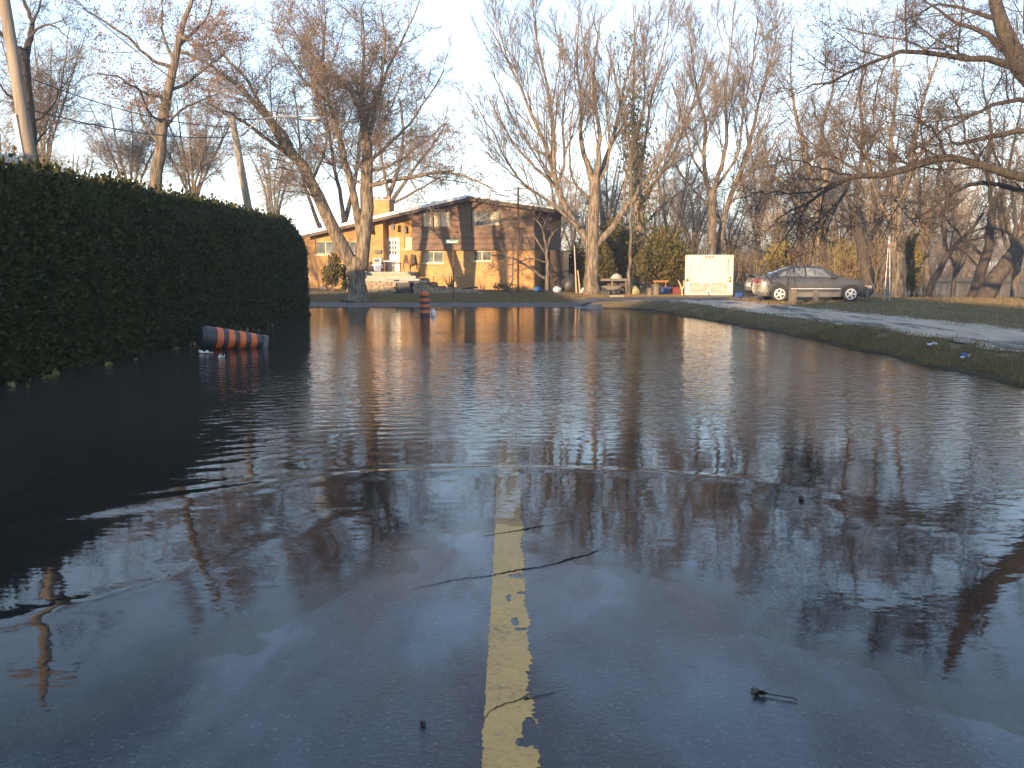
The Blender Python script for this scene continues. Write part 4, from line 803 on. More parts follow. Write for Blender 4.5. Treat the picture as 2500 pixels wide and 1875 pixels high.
bin_('blue plastic bin on the ground left of the trailer', 1626, 46.5, .52, .4, .34, M['blue']); bin_('red plastic bin between the blue bin and the trailer', 1653, 46.5, .46, .4, .34, M['red'])
bin_('dark box under the front of the wooden cart', 1478, 46.4, .5, .35, .22, M['black'])
t = thing('saw_horse', 'small orange trestle behind the blue bin', 'trestle', put(1613, 47.6))
for s in (-.3, .3):
    for c in (-.14, .14): MB().tube([(s, c, 0), (s * .9, 0, .62)], .025, 6).build('leg', M['orangeobj'], t)
MB().box(-.38, .38, -.04, .04, .60, .68).build('beam', M['orangeobj'], t)
t = thing('antler_branch', 'forked bare pale branch propped against left side of the trailer', 'branch', put(1667, 44.0)); MB().tube([(0, 0, 0), (-.03, 0, .35), (-.2, 0, .75)], [.05, .045, .02], 6).build('left_prong', M['lightwood'], t); MB().tube([(-.03, 0, .30), (.08, 0, .5), (.05, 0, .75)], [.05, .04, .02], 6).build('right_prong', M['lightwood'], t)
for k, (p0, p1, yb, yt, lab) in enumerate([(1408, 1402, 705, 600, 'pale slim stake leaning furthest left of thick trunk'), (1417, 1411, 703, 660, 'short pale stake leaning left of the thick trunk'), (1432, 1434, 705, 640, 'pale stake standing right against the thick trunk')]):
    Y = 48.6; a = put(p0, Y); o = MB().tube([(0, 0, -.05), (xat(p1, Y) - a[0], .1, zat(yt, Y) - a[2])], [.045, .03], 6).build('wooden_stake', M['lightwood']); o.location = a; props(o, lab, 'stake')
# cinder slab lying before the clutter
o = MB().box(-.32, .32, -.15, .15, 0, .09).build('concrete_slab', M['concrete'], bevel=.01); o.location = put(1507, 43.6); props(o, 'flat pale concrete slab lying on grass before the cart', 'slab')

# litter on the right bank and floating scraps
def scrap(label, p, w, h, mat, seed, cat='litter', name='litter'):
    rn = np.random.default_rng(seed); n = 6; V = []; Fc = []
    for i in range(n):
        for j in range(4): V.append((w * (i / (n - 1) - .5) + rn.normal(0, w * .03), h * (j / 3 - .5) * (1 - .3 * abs(i - 2.5) / 2.5) + rn.normal(0, h * .06), .02 + abs(rn.normal(0, .03))))
    for i in range(n - 1):
        for j in range(3): q = i * 4 + j; Fc.append((q, q + 4, q + 5, q + 1))
    Vb = [(x, y, z - .012) for x, y, z in V]; k = len(V); Fb = [tuple(k + i for i in f[::-1]) for f in Fc]
    o = MB().add(V + Vb, Fc + Fb).build(name, mat); o.location = p; return props(o, label, cat)
def bank(px, py):
    for z in np.linspace(0, .4, 60):
        p = gp(px, py, z)
        if gz(p[0], p[1]) <= z + .01: return (p[0], p[1], gz(p[0], p[1]))
    return tuple(p)
o = scrap('torn blue and white plastic wrapper on the grassy bank', bank(2356, 874), .24, .10, M['bagwhite'], 3); o.rotation_euler = (.1, 0, .5)
o2 = scrap('', (0, 0, .03), .12, .07, M['bagblue'], 4); o2.name = 'blue_part'; o2.parent = o; o2.location = (.02, .04, .02); del o2['category']
scrap('small white scrap of paper at the edge of the track', bank(2278, 845), .20, .12, M['bagwhite'], 5)
p = gp(503, 863, 0); scrap('thin white foam scrap floating before the tipped drum', (p[0], p[1], -.012), .28, .08, M['white'], 6); p = gp(541, 873, 0); scrap('tiny white scrap floating beside the foam scrap', (p[0], p[1], -.012), .11, .05, M['white'], 7)
p = gp(1058, 769, 0); o = lump('reflection_lump', 'pale lump standing in for a reflection against the standing drum', 'bag', 1058, p[1] - .25, .10, .1, .30, M['white'], 9); o.location = (p[0] + .02, p[1] - .25, -.08)  # added lump in place of a bright reflection on the water
# leaf clump with stalk, stone on the road
t = thing('leaf_clump', 'small dark wet leaf clump with a stalk lying on the road', 'leaf', tuple(gp(1848, 1694, gz(*gp(1848, 1694, .02)[:2]) + .006)))
rn = random.Random(4); mb = MB()
for k in range(16):
    a_ = rn.uniform(0, 6.28); l = rn.uniform(.02, .05); c, s = math.cos(a_), math.sin(a_); z = rn.uniform(.004, .02); mb.quad((0, 0, .004), (c * l * .5 - s * .012, s * l * .5 + c * .012, z), (c * l, s * l, z * .6), (c * l * .5 + s * .012, s * l * .5 - c * .012, z + .006))
mb.build('leaves', M['leafdark'], t); MB().tube([(.02, -.005, .006), (.07, -.03, .008), (.125, -.045, .006), (.135, -.06, .004)], .003, 5).build('stalk', M['leafdark'], t)
p = gp(1033, 1773, gz(*gp(1033, 1773, .03)[:2])); mb = MB().lathe([(.006, 0), (.012, .006), (.010, .016), (.003, .020)], 8); o = mb.build('pebble', M['leafdark'], smooth=True); o.location = tuple(p + [0, 0, .003]); props(o, 'small black pebble on the wet road left of the line', 'pebble')
p = gp(1957, 1221, 0); mb = MB().lathe([(.01, -.01), (.022, .008), (.017, .028), (.004, .034)], 8); o = mb.build('pebble', M['leafdark'], smooth=True); o.location = tuple(p); props(o, 'small dark stone just breaking the water surface', 'pebble')

# ------------------------------------------------------------------ foliage helpers
def frond_mesh(name, C, Nn, size, mat, rng, tris=2, up=0.35, aspect=0.42):
    """one small leafy spray per centre, pointing along the normals with jitter"""
    n = len(C); d = Nn + rng.normal(0, .55, (n, 3)); d[:, 2] += up; d /= np.linalg.norm(d, axis=1, keepdims=True)
    s = np.cross(d, rng.normal(0, 1, (n, 3))); s /= np.linalg.norm(s, axis=1, keepdims=True) + 1e-9; L_ = size * rng.uniform(.55, 1.3, (n, 1)); w = L_ * aspect
    nn = np.cross(d, s) * L_ * .18
    a = C - d * L_ * .35; e = C + d * L_ * .65; m1 = C + s * w + nn; m2 = C - s * w + nn
    V = np.stack([a, m1, e, m2], 1).reshape(-1, 3); i = np.arange(n)[:, None] * 4
    return np_mesh(name, V, i + np.array([[0, 1, 2, 3]]), mat)
# ------------------------------------------------------------------ clipped cedar hedge along the left side
rng = np.random.default_rng(21)
def hedge_h(y): return 3.14 + .06 * wob(y, y * 0, 2.6, 6, 1) + .10 * wob(y, y * 0, 0.9, 6, 5) - 0.12 * sst(20, 12, y)
XF, XB, YE = -7.15, -9.5, 33.3
def hsurf(u, y):
    """u 0..1 around the section: front foot to top to back foot"""
    h = hedge_h(y) * np.sqrt(np.clip(1 - (np.clip(y - (YE - 2.4), 0, 2.4) / 2.4) ** 2, 0.30, 1) ** .8); hw = (XF - XB) / 2 * np.sqrt(np.clip(1 - (np.clip(y - (YE - 1.3), 0, 1.3) / 1.3) ** 2, 0.02, 1)); xc = (XF + XB) / 2
    th = np.pi * u; c, s = np.cos(th), np.sin(th)
    ex = np.sign(c) * np.abs(c) ** 0.28; ez = np.abs(s) ** 0.42
    bul = 1 + .075 * wob(y, u * 6, 1.8, 6, 7) + .055 * wob(y, u * 9, .7, 6, 3)
    return np.stack([xc + hw * ex * bul, y, h * ez * (1 + .022 * wob(y, u * 5, .6, 6, 9))], -1), np.stack([c, .0 * y, s * .9], -1)
hd = thing('cedar_hedge', 'tall dark clipped cedar hedge along the left of the road', 'hedge', (-8.8, 8, 0))
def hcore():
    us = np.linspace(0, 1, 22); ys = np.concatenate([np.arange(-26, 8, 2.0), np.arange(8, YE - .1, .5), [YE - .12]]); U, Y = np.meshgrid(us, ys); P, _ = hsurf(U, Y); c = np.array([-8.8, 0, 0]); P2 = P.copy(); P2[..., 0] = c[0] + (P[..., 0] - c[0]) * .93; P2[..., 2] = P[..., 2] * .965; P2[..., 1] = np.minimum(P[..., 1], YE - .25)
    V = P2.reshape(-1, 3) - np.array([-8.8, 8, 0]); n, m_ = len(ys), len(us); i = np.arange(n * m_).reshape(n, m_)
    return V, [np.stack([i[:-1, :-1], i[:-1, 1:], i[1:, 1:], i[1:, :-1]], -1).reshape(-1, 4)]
V, Fs = hcore(); link('branches', np_mesh('branches', V, Fs, M['hedge_core'], True), hd)  # solid dark core added for opacity behind the leaves
def hscatter(n, y0, y1, u0, u1):
    U = rng.uniform(u0, u1, n)
    if u0 == 0 and u1 < .5: U = np.arcsin(np.clip(rng.uniform(0, 1, n), 0, 1) ** (1 / .42)) / np.pi; U = np.where(U > .46, rng.uniform(0, .4, n), U)
    Y = rng.uniform(y0, y1, n); P, Nn = hsurf(U, Y); return P, Nn
sets = [hscatter(120000, 8, YE, 0, .40), hscatter(24000, 8, YE, .40, .62), hscatter(5000, 8, YE, .62, 1), hscatter(7000, -26, 8, 0, 1)]
n = 7000; U = rng.uniform(0, np.pi, n); rr = np.sqrt(rng.uniform(0, 1, n)); endx = -8.8 + np.cos(U) * rr * 1.0; endz = np.sin(U) * rr * 3.2; endy = YE - .05 - .9 * rr ** 3 * .9 + 0 * U; sets.append((np.stack([endx, endy, endz], -1), np.tile([[0, 1.0, .1]], (n, 1))))
C = np.concatenate([s[0] for s in sets]); Nn = np.concatenate([s[1] for s in sets]); C = C + rng.normal(0, .05, C.shape); tp = (Nn[:, 2] > .75) & (rng.uniform(0, 1, len(C)) < .30); C[tp, 2] += np.abs(rng.normal(0, .10, tp.sum())); C[:, 2] = np.maximum(C[:, 2], -.03)
fs = np.where(C[:, 1] < 8, .30, .09)[:, None]
o = link('foliage', frond_mesh('foliage', C - np.array([-8.8, 8, 0]), Nn, fs, M['hedge'], rng), hd); o['kind'] = 'stuff'
n = 60; y = rng.uniform(8, 26, n); C = np.stack([XF + .15 + np.abs(rng.normal(0, .25, n)), y, rng.uniform(0, .05, n)], -1)
o = link('debris', frond_mesh('debris', C, np.tile([[0, 0, .2]], (n, 1)), .12, M['thicket_leaf'], rng, up=-.0), None); props(o, 'drift of dead leaves floating at the foot of the hedge', kind='stuff')

# ------------------------------------------------------------------ bungalow behind the hedge (only its eave shows) and added unseen houses that cast foreground shade
def bungalow(label, x0, x1, y0, y1, eave, ridge, name='bungalow'):
    t = thing(name, label, 'house', ((x0 + x1) / 2, y0, .2)); ox, oy = (x0 + x1) / 2, y0; mb = MB(); W, Dp = (x1 - x0) / 2, y1 - y0
    MB().box(-W, W, 0, Dp, -.2, eave - .2).build('wall', M['brick'], t)
    e = .55; zr = ridge - .2; ze = eave - .2; V = [(-W - e, -e, ze), (W + e, -e, ze), (W + e, Dp + e, ze), (-W - e, Dp + e, ze), (0, W, zr), (0, Dp - W, zr)]; rf = MB().add(V, [(0, 1, 4), (1, 2, 5, 4), (2, 3, 5), (3, 0, 4, 5), (0, 3, 2, 1)]).build('roof', M['shingle'], t)
    for (a, b_, c, d) in [(-W - e, W + e, -e - .03, -e), (-W - e, W + e, Dp + e, Dp + e + .03), (-W - e - .03, -W - e, -e, Dp + e), (W + e, W + e + .03, -e, Dp + e)]: MB().box(a, b_, c, d, ze - .14, ze + .03).build('gutter', M['steel'], rf)
    for yy in np.arange(2.5, Dp - 2, 4.5):
        wdo = MB().box(W + .002, W + .05, yy, yy + 1.5, ze - 1.7, ze - .6).build('window', M['white'], t); MB().box(W + .051, W + .06, yy + .08, yy + 1.42, ze - 1.62, ze - .68).build('pane', M['glass'], wdo)
    return t
bungalow('grey-roofed bungalow just showing above the hedge at the left edge', -24, -11.6, -4, 20.6, 4.05, 6.2)
bungalow('unseen bungalow added behind the viewer to shade the right bank', -25, -12, -23, -9, 4.2, 8.8)  # added out of view; ridge height set by the shade it throws
bungalow('unseen two-storey house added behind the viewer to shade car and lawn', -25, -12, -52, -25, 6.0, 11.0, 'house')  # added out of view as a taller shade caster for car and lawn
# tiny house far away between trailer and car
FY = 105; fx0, fx1 = xat(1797, FY), xat(1838, FY); t = thing('distant_cottage', 'tiny far cottage lit orange between trailer and car', 'house', ((fx0 + fx1) / 2, FY, .4)); w = (fx1 - fx0) / 2
MB().box(-w, w, 0, 5, 0, zat(664, FY) - .4).build('wall', M['brick'], t); za = zat(664, FY) - .4; MB().prism([(-w - .3, za), (w + .3, za), (0, za + 1.3)], -.3, 5.3).build('roof', M['clay'], t); MB().box(-.3, .1, -.03, -.002, 0, za - .15).build('door', M['black'], t)
for sx in (-.75, .55): MB().box(sx, sx + .5, -.04, -.002, .3, za - .2).build('window', M['white'], t)

# ------------------------------------------------------------------ trees
def catmull(P, n):
    P = np.asarray(P, float); Q = np.vstack([2 * P[0] - P[1], P, 2 * P[-1] - P[-2]]); k = len(P) - 1; s = np.linspace(0, k - 1e-6, n); i = s.astype(int); t = (s - i)[:, None]
    a, b_, c, d = Q[i], Q[i + 1], Q[i + 2], Q[i + 3]
    return .5 * (2 * b_ + (c - a) * t + (2 * a - 5 * b_ + 4 * c - d) * t ** 2 + (3 * b_ - a - 3 * c + d) * t ** 3)
def grow(P, Rr, per_m, tmin, tmax, lmul, lmin, lmax, amin, amax, nseg, up, wobb, rng, rk=.55, rlen=.010, rmin=.005, taper=.3, lenbyt=.55, outward=None):
    """children of a set of branches, all at once"""
    N, S, _ = P.shape; seg = np.linalg.norm(np.diff(P, axis=1), axis=2); Ln = seg.sum(1)
    cnt = np.maximum(1, np.round(Ln * per_m * (tmax - tmin) + rng.uniform(-.5, .5, N))).astype(int); idx = np.repeat(np.arange(N), cnt); Mn = len(idx)
    k = np.concatenate([np.arange(c) for c in cnt]); t = tmin + (tmax - tmin) * np.clip((k + rng.uniform(0, 1, Mn)) / np.repeat(cnt, cnt), 0, .999)
    s = t * (S - 1); i = np.minimum(s.astype(int), S - 2); f = (s - i)[:, None]; p0 = P[idx, i] * (1 - f) + P[idx, i + 1] * f; r0 = Rr[idx, i] * (1 - f[:, 0]) + Rr[idx, i + 1] * f[:, 0]
    pd = P[idx, i + 1] - P[idx, i]; pd /= np.linalg.norm(pd, axis=1, keepdims=True) + 1e-9
    rv = rng.normal(0, 1, (Mn, 3)); 
    if outward is not None: rv = rv + outward * (p0 - p0.mean(0)) / (np.linalg.norm(p0 - p0.mean(0), axis=1, keepdims=True) + 1e-6)
    pr = rv - (rv * pd).sum(1, keepdims=True) * pd; pr /= np.linalg.norm(pr, axis=1, keepdims=True) + 1e-9
    a = rng.uniform(amin, amax, (Mn, 1)); d = np.cos(a) * pd + np.sin(a) * pr
    L_ = np.clip(Ln[idx] * lmul * (1 - lenbyt * t) * rng.uniform(.6, 1.35, Mn), lmin, lmax); r = np.maximum(np.minimum(r0 * rk, L_ * rlen), rmin)
    Q = np.empty((Mn, nseg + 1, 3)); Q[:, 0] = p0; st = (L_ / nseg)[:, None]
    for j in range(nseg):
        d = d + rng.normal(0, wobb, (Mn, 3)); d[:, 2] += up; d /= np.linalg.norm(d, axis=1, keepdims=True); Q[:, j + 1] = Q[:, j] + d * st
    return Q, r[:, None] * np.linspace(1, taper, nseg + 1)[None, :]
def limbs(spec, D, rng, n=15, wob_=.012):
    """spec: list of (depth drift, [(px, py, width px), ...]) -> curves and radii"""
    Ps, Rs = [], []
    for drift, pts in spec:
        k = len(pts); P = np.array([at(p[0], p[1], D + (drift[0] + (drift[1] - drift[0]) * i / (k - 1))) for i, p in enumerate(pts)]); w = np.array([p[2] * (.58 + .42 * min(1, p[2] / 26)) for p in pts]) * D / F / 2
        C = catmull(P, n); L_ = np.linalg.norm(P[-1] - P[0]); C[1:-1] += rng.normal(0, wob_ * min(L_, 4), (n - 2, 3)) * .5; Ps.append(C); Rs.append(np.interp(np.linspace(0, k - 1, n), range(k), w))
    return np.array(Ps), np.array(Rs)
STY = dict(
    upright=dict(a=(.25, .75), up=.09, w=.10), arch=dict(a=(.5, 1.15), up=.03, w=.20), wild=dict(a=(.45, 1.2), up=.02, w=.17))
DK = 1.0
def crown(P, Rr, rng, style, dens=(1.0, 1.6, 3.0), t0=.25, twig=.008, lmax=(3.2, 1.5, .7), buds=0):
    s = STY[style]; a0, a1 = s['a']; dens = (dens[0] * 2.1 * DK, dens[1] * 3.0 * DK, dens[2] * 5.6 * DK); lmax = tuple(l * 1.15 for l in lmax)
    A, Ar = grow(P, Rr, dens[0], t0, .98, .45, .8, lmax[0], a0, a1, 6, s['up'], s['w'] * .6, rng, .5, .012, twig * 1.5, .35)
    B, Br = grow(A, Ar, dens[1], .12, 1, .5, .4, lmax[1], a0, a1 * 1.1, 4, s['up'], s['w'], rng, .6, .010, twig * 1.1, .5)
    C, Cr = grow(B, Br, dens[2], .15, 1, .6, .2, lmax[2], a0, a1 * 1.1, 1, s['up'] * 1.3, s['w'] * 1.2, rng, .7, .012, twig, .6)
    return (A, Ar), (B, Br), (C, Cr)
def merge(parts):
    Vs, Fs, n = [], [], 0
    for V, F_ in parts: Vs.append(V); Fs.append(F_ + n); n += len(V)
    return np.concatenate(Vs), np.concatenate(Fs)
def budquads(tips, size, rng):
    n = len(tips); d = rng.normal(0, 1, (n, 3)); d /= np.linalg.norm(d, axis=1, keepdims=True); s = np.cross(d, rng.normal(0, 1, (n, 3))); s /= np.linalg.norm(s, axis=1, keepdims=True); L_ = size * rng.uniform(.6, 1.4, (n, 1))
    V = np.stack([tips - d * L_, tips + s * L_ * .4, tips + d * L_, tips - s * L_ * .4], 1).reshape(-1, 3); return V, np.arange(n)[:, None] * 4 + np.array([[0, 1, 2, 3]])
def tree(name, label, spec, D, seed, style='upright', bark='bark', twigm='twig', buds=0, group=None, root=None, **kw):
    rng = np.random.default_rng(seed); P, Rr = limbs(spec, D, rng); base = P[0, 0].copy(); g_ = gz(base[0], base[1])
    if root is None: base[2] = g_ - .05 if g_ > -.3 else -.35
    else: base[2] = root
    t = thing(name, label, 'tree', tuple(base), 0, group)
    V, F_ = ring_tubes(P - base, Rr, 9); link('trunk', np_mesh('trunk', V, F_, M[bark], True), t)
    (A, Ar), (B, Br), (C, Cr) = crown(P[1:] if len(P) > 1 else P, Rr[1:] if len(P) > 1 else Rr, rng, style, **kw)
    V, F_ = merge([ring_tubes(A - base, Ar, 4), ring_tubes(B - base, Br, 3), ring_tubes(C - base, Cr, 3)]); c = link('crown', np_mesh('crown', V, F_, M[twigm], True), t)
    if buds:
        tips = np.concatenate([C[:, -1], C[:, 1], B[:, -1]]); tips = tips[rng.permutation(len(tips))[:buds]]; V, F_ = budquads(tips - base, .045, rng); link('buds', np_mesh('buds', V, F_, M['bud']), c)['kind'] = 'stuff'
    return t, (P, Rr, A, B, C, base)
# 1 big forked maple in front of the house
T1 = [((0, 0), [(873, 742, 92), (874, 728, 56), (872, 690, 40), (868, 650, 46), (868, 632, 44)]),
  ((0, -3), [(866, 655, 34), (835, 600, 33), (795, 520, 29), (765, 455, 26), (736, 401, 25), (690, 345, 20), (640, 270, 15), (570, 200, 11), (500, 150, 8), (440, 120, 5)]),
  ((0, 1), [(880, 660, 36), (888, 580, 35), (895, 500, 33), (893, 440, 30), (897, 380, 28), (893, 335, 24), (885, 280, 16), (882, 200, 12), (890, 100, 8), (880, 20, 5)]),
  ((.2, -2), [(880, 580, 22), (863, 480, 20), (842, 390, 18), (825, 320, 16), (800, 240, 12), (788, 160, 9), (792, 80, 6), (800, 20, 4)]),
  ((-.4, -3.5), [(738, 402, 15), (690, 368, 13), (640, 330, 11), (585, 290, 9), (550, 270, 6)]),
  ((-.5, 1), [(725, 390, 16), (695, 330, 13), (640, 260, 11), (600, 190, 9), (540, 130, 6), (500, 80, 4)]),
  ((.3, 2.5), [(893, 340, 17), (912, 290, 15), (925, 230, 12), (955, 150, 9), (1000, 60, 6), (1025, 0, 4)]),
  ((.3, -1.5), [(893, 330, 15), (872, 260, 13), (850, 215, 11), (800, 170, 8), (740, 110, 6), (700, 50, 4)]),
  ((.2, -3), [(898, 455, 15), (960, 440, 13), (1040, 426, 11), (1100, 420, 9), (1150, 436, 7), (1210, 462, 4)]),
  ((-.2, 1.5), [(806, 250, 9), (745, 200, 8), (705, 140, 6), (675, 85, 4), (660, 30, 3)]),
  ((.3, 3), [(900, 395, 12), (955, 345, 10), (1000, 300, 8), (1050, 230, 6), (1085, 170, 4)]),
  ((-.5, -2.5), [(760, 448, 9), (800, 330, 8), (770, 240, 6), (760, 150, 5), (740, 60, 3)]),
  ((.4, 2), [(896, 420, 11), (960, 400, 9), (1030, 350, 7), (1085, 300, 4)]),
  ((.3, -2), [(890, 300, 12), (930, 200, 10), (940, 110, 7), (930, 20, 4)])]
t1, _ = tree('maple_tree', 'large forked maple with reddish buds in front of the brick house', T1, 43.5, 1, 'arch', 'bark', 'twig', 15000, dens=(1.25, 2.0, 3.1), lmax=(2.6, 1.2, .5), twig=.0075)
# 2 dark twin trunks behind the house
T2 = [((0, 0), [(842, 640, 20), (841, 560, 17), (840, 530, 16)]), ((0, 1), [(840, 540, 15), (830, 470, 12), (815, 400, 11), (803, 320, 9), (790, 230, 7), (785, 150, 4)]), ((0, 2), [(842, 540, 15), (860, 470, 13), (874, 390, 11), (880, 300, 9), (890, 200, 6)]), ((0, -1), [(818, 410, 9), (780, 370, 7), (740, 320, 5)]), ((0, 2), [(868, 420, 10), (920, 330, 8), (960, 250, 6), (990, 170, 4)])]
tree('bare_tree', 'dark twin-stemmed bare tree rising behind the low roof', T2, 68, 2, 'wild', 'bark_dark', 'twig_dark', dens=(.8, 1.4, 2.2), lmax=(3.5, 1.6, .8), twig=.011)
T2b = [((0, 0), [(800, 640, 16), (790, 590, 14), (780, 545, 13)]), ((0, 1), [(785, 565, 13), (760, 500, 11), (740, 440, 10), (733, 390, 8), (728, 300, 6), (715, 200, 4)])]
tree('bare_tree', 'slim dark bare tree leaning left behind the left end of the roof', T2b, 64, 3, 'wild', 'bark_dark', 'twig_dark', dens=(.8, 1.4, 2.2), lmax=(2.2, 1.2, .7), twig=.010)
T2c = [((0, 0), [(925, 640, 26), (930, 560, 22), (940, 520, 20)]), ((0, 1), [(935, 530, 18), (955, 460, 14), (975, 400, 11), (985, 320, 9), (975, 240, 7)]), ((0, 2), [(945, 510, 15), (985, 450, 11), (1020, 400, 9), (1060, 350, 7), (1090, 300, 4)]), ((0, -1), [(950, 500, 10), (1010, 470, 8), (1060, 440, 6), (1090, 430, 4)]), ((0, -1), [(950, 480, 11), (930, 380, 9), (925, 300, 6), (940, 220, 4)])]
tree('bare_tree', 'dense bare tree spreading behind the brick chimney', T2c, 66, 4, 'arch', 'bark_grey', 'twig', dens=(1.1, 1.8, 2.6), lmax=(2.8, 1.4, .7), twig=.010)
# 3 tall leaning trunk behind the hedge
T3 = [((0, 0), [(372, 520, 33), (378, 470, 31), (385, 400, 28), (396, 320, 26), (410, 230, 23), (425, 150, 20), (445, 70, 16), (470, 0, 12), (490, -60, 8)]),
  ((0, -2), [(420, 165, 12), (365, 140, 10), (310, 90, 8), (250, 50, 6), (205, 20, 4)]), ((0, 2), [(412, 220, 11), (460, 200, 10), (520, 150, 8), (560, 120, 5)]), ((0, 2), [(432, 115, 12), (480, 70, 10), (510, 30, 7), (520, -30, 4)]), ((0, -2), [(408, 240, 10), (350, 225, 8), (290, 190, 6), (240, 180, 4)]),
  ((0, -3), [(398, 300, 9), (360, 270, 8), (340, 220, 6), (300, 200, 4)]), ((0, 2), [(425, 150, 10), (400, 90, 8), (395, 20, 6), (400, -40, 4)]), ((0, -3), [(440, 90, 9), (500, 110, 7), (550, 90, 5)]), ((0, 2), [(390, 350, 9), (350, 300, 8), (330, 230, 5)]), ((0, 1), [(398, 320, 9), (440, 270, 8), (480, 250, 6), (530, 230, 4)])]
tree('maple_tree', 'tall leaning maple with reddish buds behind the hedge', T3, 36, 5, 'arch', 'bark_grey', 'twig', 9000, dens=(1.5, 2.3, 3.4), lmax=(2.4, 1.2, .5), twig=.007)
rb = np.random.default_rng(50)
def bushy(name, label, px, py, D, n, hpx, wpx, seed, bark='bark_grey', **kw):
    r = np.random.default_rng(seed); spec = [((0, 0), [(px, py + 25, 14), (px, py, 12), (px + 1, py - 12, 10)])]
    for k in range(n):
        f = (k + .5) / n * 2 - 1; ex = px + f * wpx / 2; spec.append(((0, r.uniform(-2.5, 2.5)), [(px + f * 6, py, 9), (px + f * wpx * .12, py - hpx * .25, 8), (px + f * wpx * .30 + r.uniform(-8, 8), py - hpx * .55, 6), (ex, py - hpx * r.uniform(.8, 1.0), 3)]))
    return tree(name, label, spec, D, seed, kw.pop('style', 'wild'), bark, **kw)
bushy('bare_tree', 'spreading many-stemmed bare tree between tall maple and lamp pole', 470, 505, 60, 7, 280, 270, 6, dens=(1.3, 2.0, 2.6), lmax=(3.2, 1.7, .8), twig=.009)
bushy('bare_tree', 'many-stemmed bare tree left of the tall maple above the hedge', 320, 500, 62, 5, 260, 260, 7, dens=(1.3, 2.0, 2.6), lmax=(3.2, 1.7, .8), twig=.009)
bushy('bare_tree', 'faint far bare tree right of the lamp pole', 668, 560, 95, 6, 220, 150, 8, dens=(.7, 1.0, 1.4), lmax=(3, 1.6, 1.0), twig=.014)
# 4 lopped tree at the left edge
T4 = [((0, 0), [(80, 480, 40), (75, 400, 38), (66, 300, 38), (56, 200, 40), (50, 140, 42), (49, 132, 38)]), ((0, 1), [(62, 150, 20), (70, 110, 18), (78, 70, 15), (72, 35, 12), (50, -20, 8)]), ((0, -1), [(45, 145, 18), (25, 110, 14), (0, 80, 11), (-40, 40, 7)]), ((0, -1), [(76, 90, 9), (100, 66, 8), (130, 62, 6), (168, 96, 3)]), ((0, 2), [(70, 300, 8), (110, 280, 6), (150, 220, 5), (175, 180, 3)]), ((0, 1), [(78, 60, 9), (95, 20, 7), (110, -40, 4)]), ((0, -2), [(55, 250, 8), (20, 230, 6), (-30, 180, 4)]), ((0, 2), [(72, 370, 9), (105, 330, 7), (120, 270, 5), (115, 200, 3)])]
tree('lopped_tree', 'thick lopped trunk with a few limbs beside the utility pole', T4, 26, 9, 'arch', 'bark_dark', 'twig_dark', dens=(1.5, 2.6, 4.0), lmax=(1.4, .7, .35), twig=.005)
bushy('bare_tree', 'bare tree with fine twigs behind the utility pole', 105, 430, 52, 6, 380, 260, 10, dens=(.9, 1.5, 2.4), lmax=(2.6, 1.3, .7), twig=.010)
# 5 grey maple right of the house
T5 = [((0, 0), [(1443, 727, 66), (1444, 708, 40), (1445, 650, 33), (1448, 580, 33), (1450, 500, 27), (1452, 440, 25)]),
  ((0, 1.5), [(1452, 455, 20), (1432, 395, 15), (1416, 330, 13), (1420, 250, 10), (1408, 150, 7), (1414, 50, 4), (1410, -20, 3)]), ((0, -1), [(1452, 450, 18), (1460, 390, 15), (1462, 320, 13), (1450, 220, 10), (1455, 120, 7), (1470, 30, 4)]), ((0, 2.5), [(1455, 450, 16), (1475, 400, 13), (1500, 320, 11), (1520, 230, 8), (1545, 130, 6), (1560, 40, 4)]),
  ((0, -1.5), [(1440, 600, 22), (1400, 540, 19), (1370, 485, 17), (1352, 420, 15), (1330, 350, 12), (1300, 285, 10), (1265, 200, 7), (1225, 120, 5), (1185, 50, 3)]), ((-1, 0), [(1354, 420, 12), (1352, 350, 11), (1340, 240, 9), (1318, 130, 7), (1300, 20, 4)]), ((-.8, 1), [(1362, 450, 11), (1378, 390, 9), (1372, 300, 7), (1380, 200, 5), (1360, 90, 3)]), ((-.5, -2), [(1412, 555, 11), (1340, 492, 9), (1270, 440, 8), (1235, 385, 6), (1200, 320, 5), (1160, 250, 3)]),
  ((0, 2), [(1455, 600, 21), (1500, 545, 18), (1540, 490, 15), (1580, 440, 12), (1625, 370, 9), (1665, 290, 6), (1690, 220, 4)]), ((-.7, -2.5), [(1360, 460, 9), (1300, 400, 7), (1240, 330, 6), (1190, 230, 4)]), ((0, -2), [(1450, 500, 10), (1400, 440, 8), (1390, 360, 7), (1400, 250, 5)]), ((.5, 2), [(1520, 520, 9), (1530, 430, 8), (1550, 330, 6), (1590, 220, 4)]), ((0, 0), [(1456, 470, 9), (1490, 370, 8), (1480, 250, 6), (1500, 120, 4)]), ((-1, -1), [(1340, 380, 8), (1290, 350, 7), (1230, 240, 5), (1200, 160, 3)])]
tree('maple_tree', 'grey bare maple with steep limbs right of the house', T5, 47, 11, 'upright', 'bark', 'twig', dens=(1.0, 1.5, 2.3), lmax=(3.0, 1.4, .6), twig=.0075)
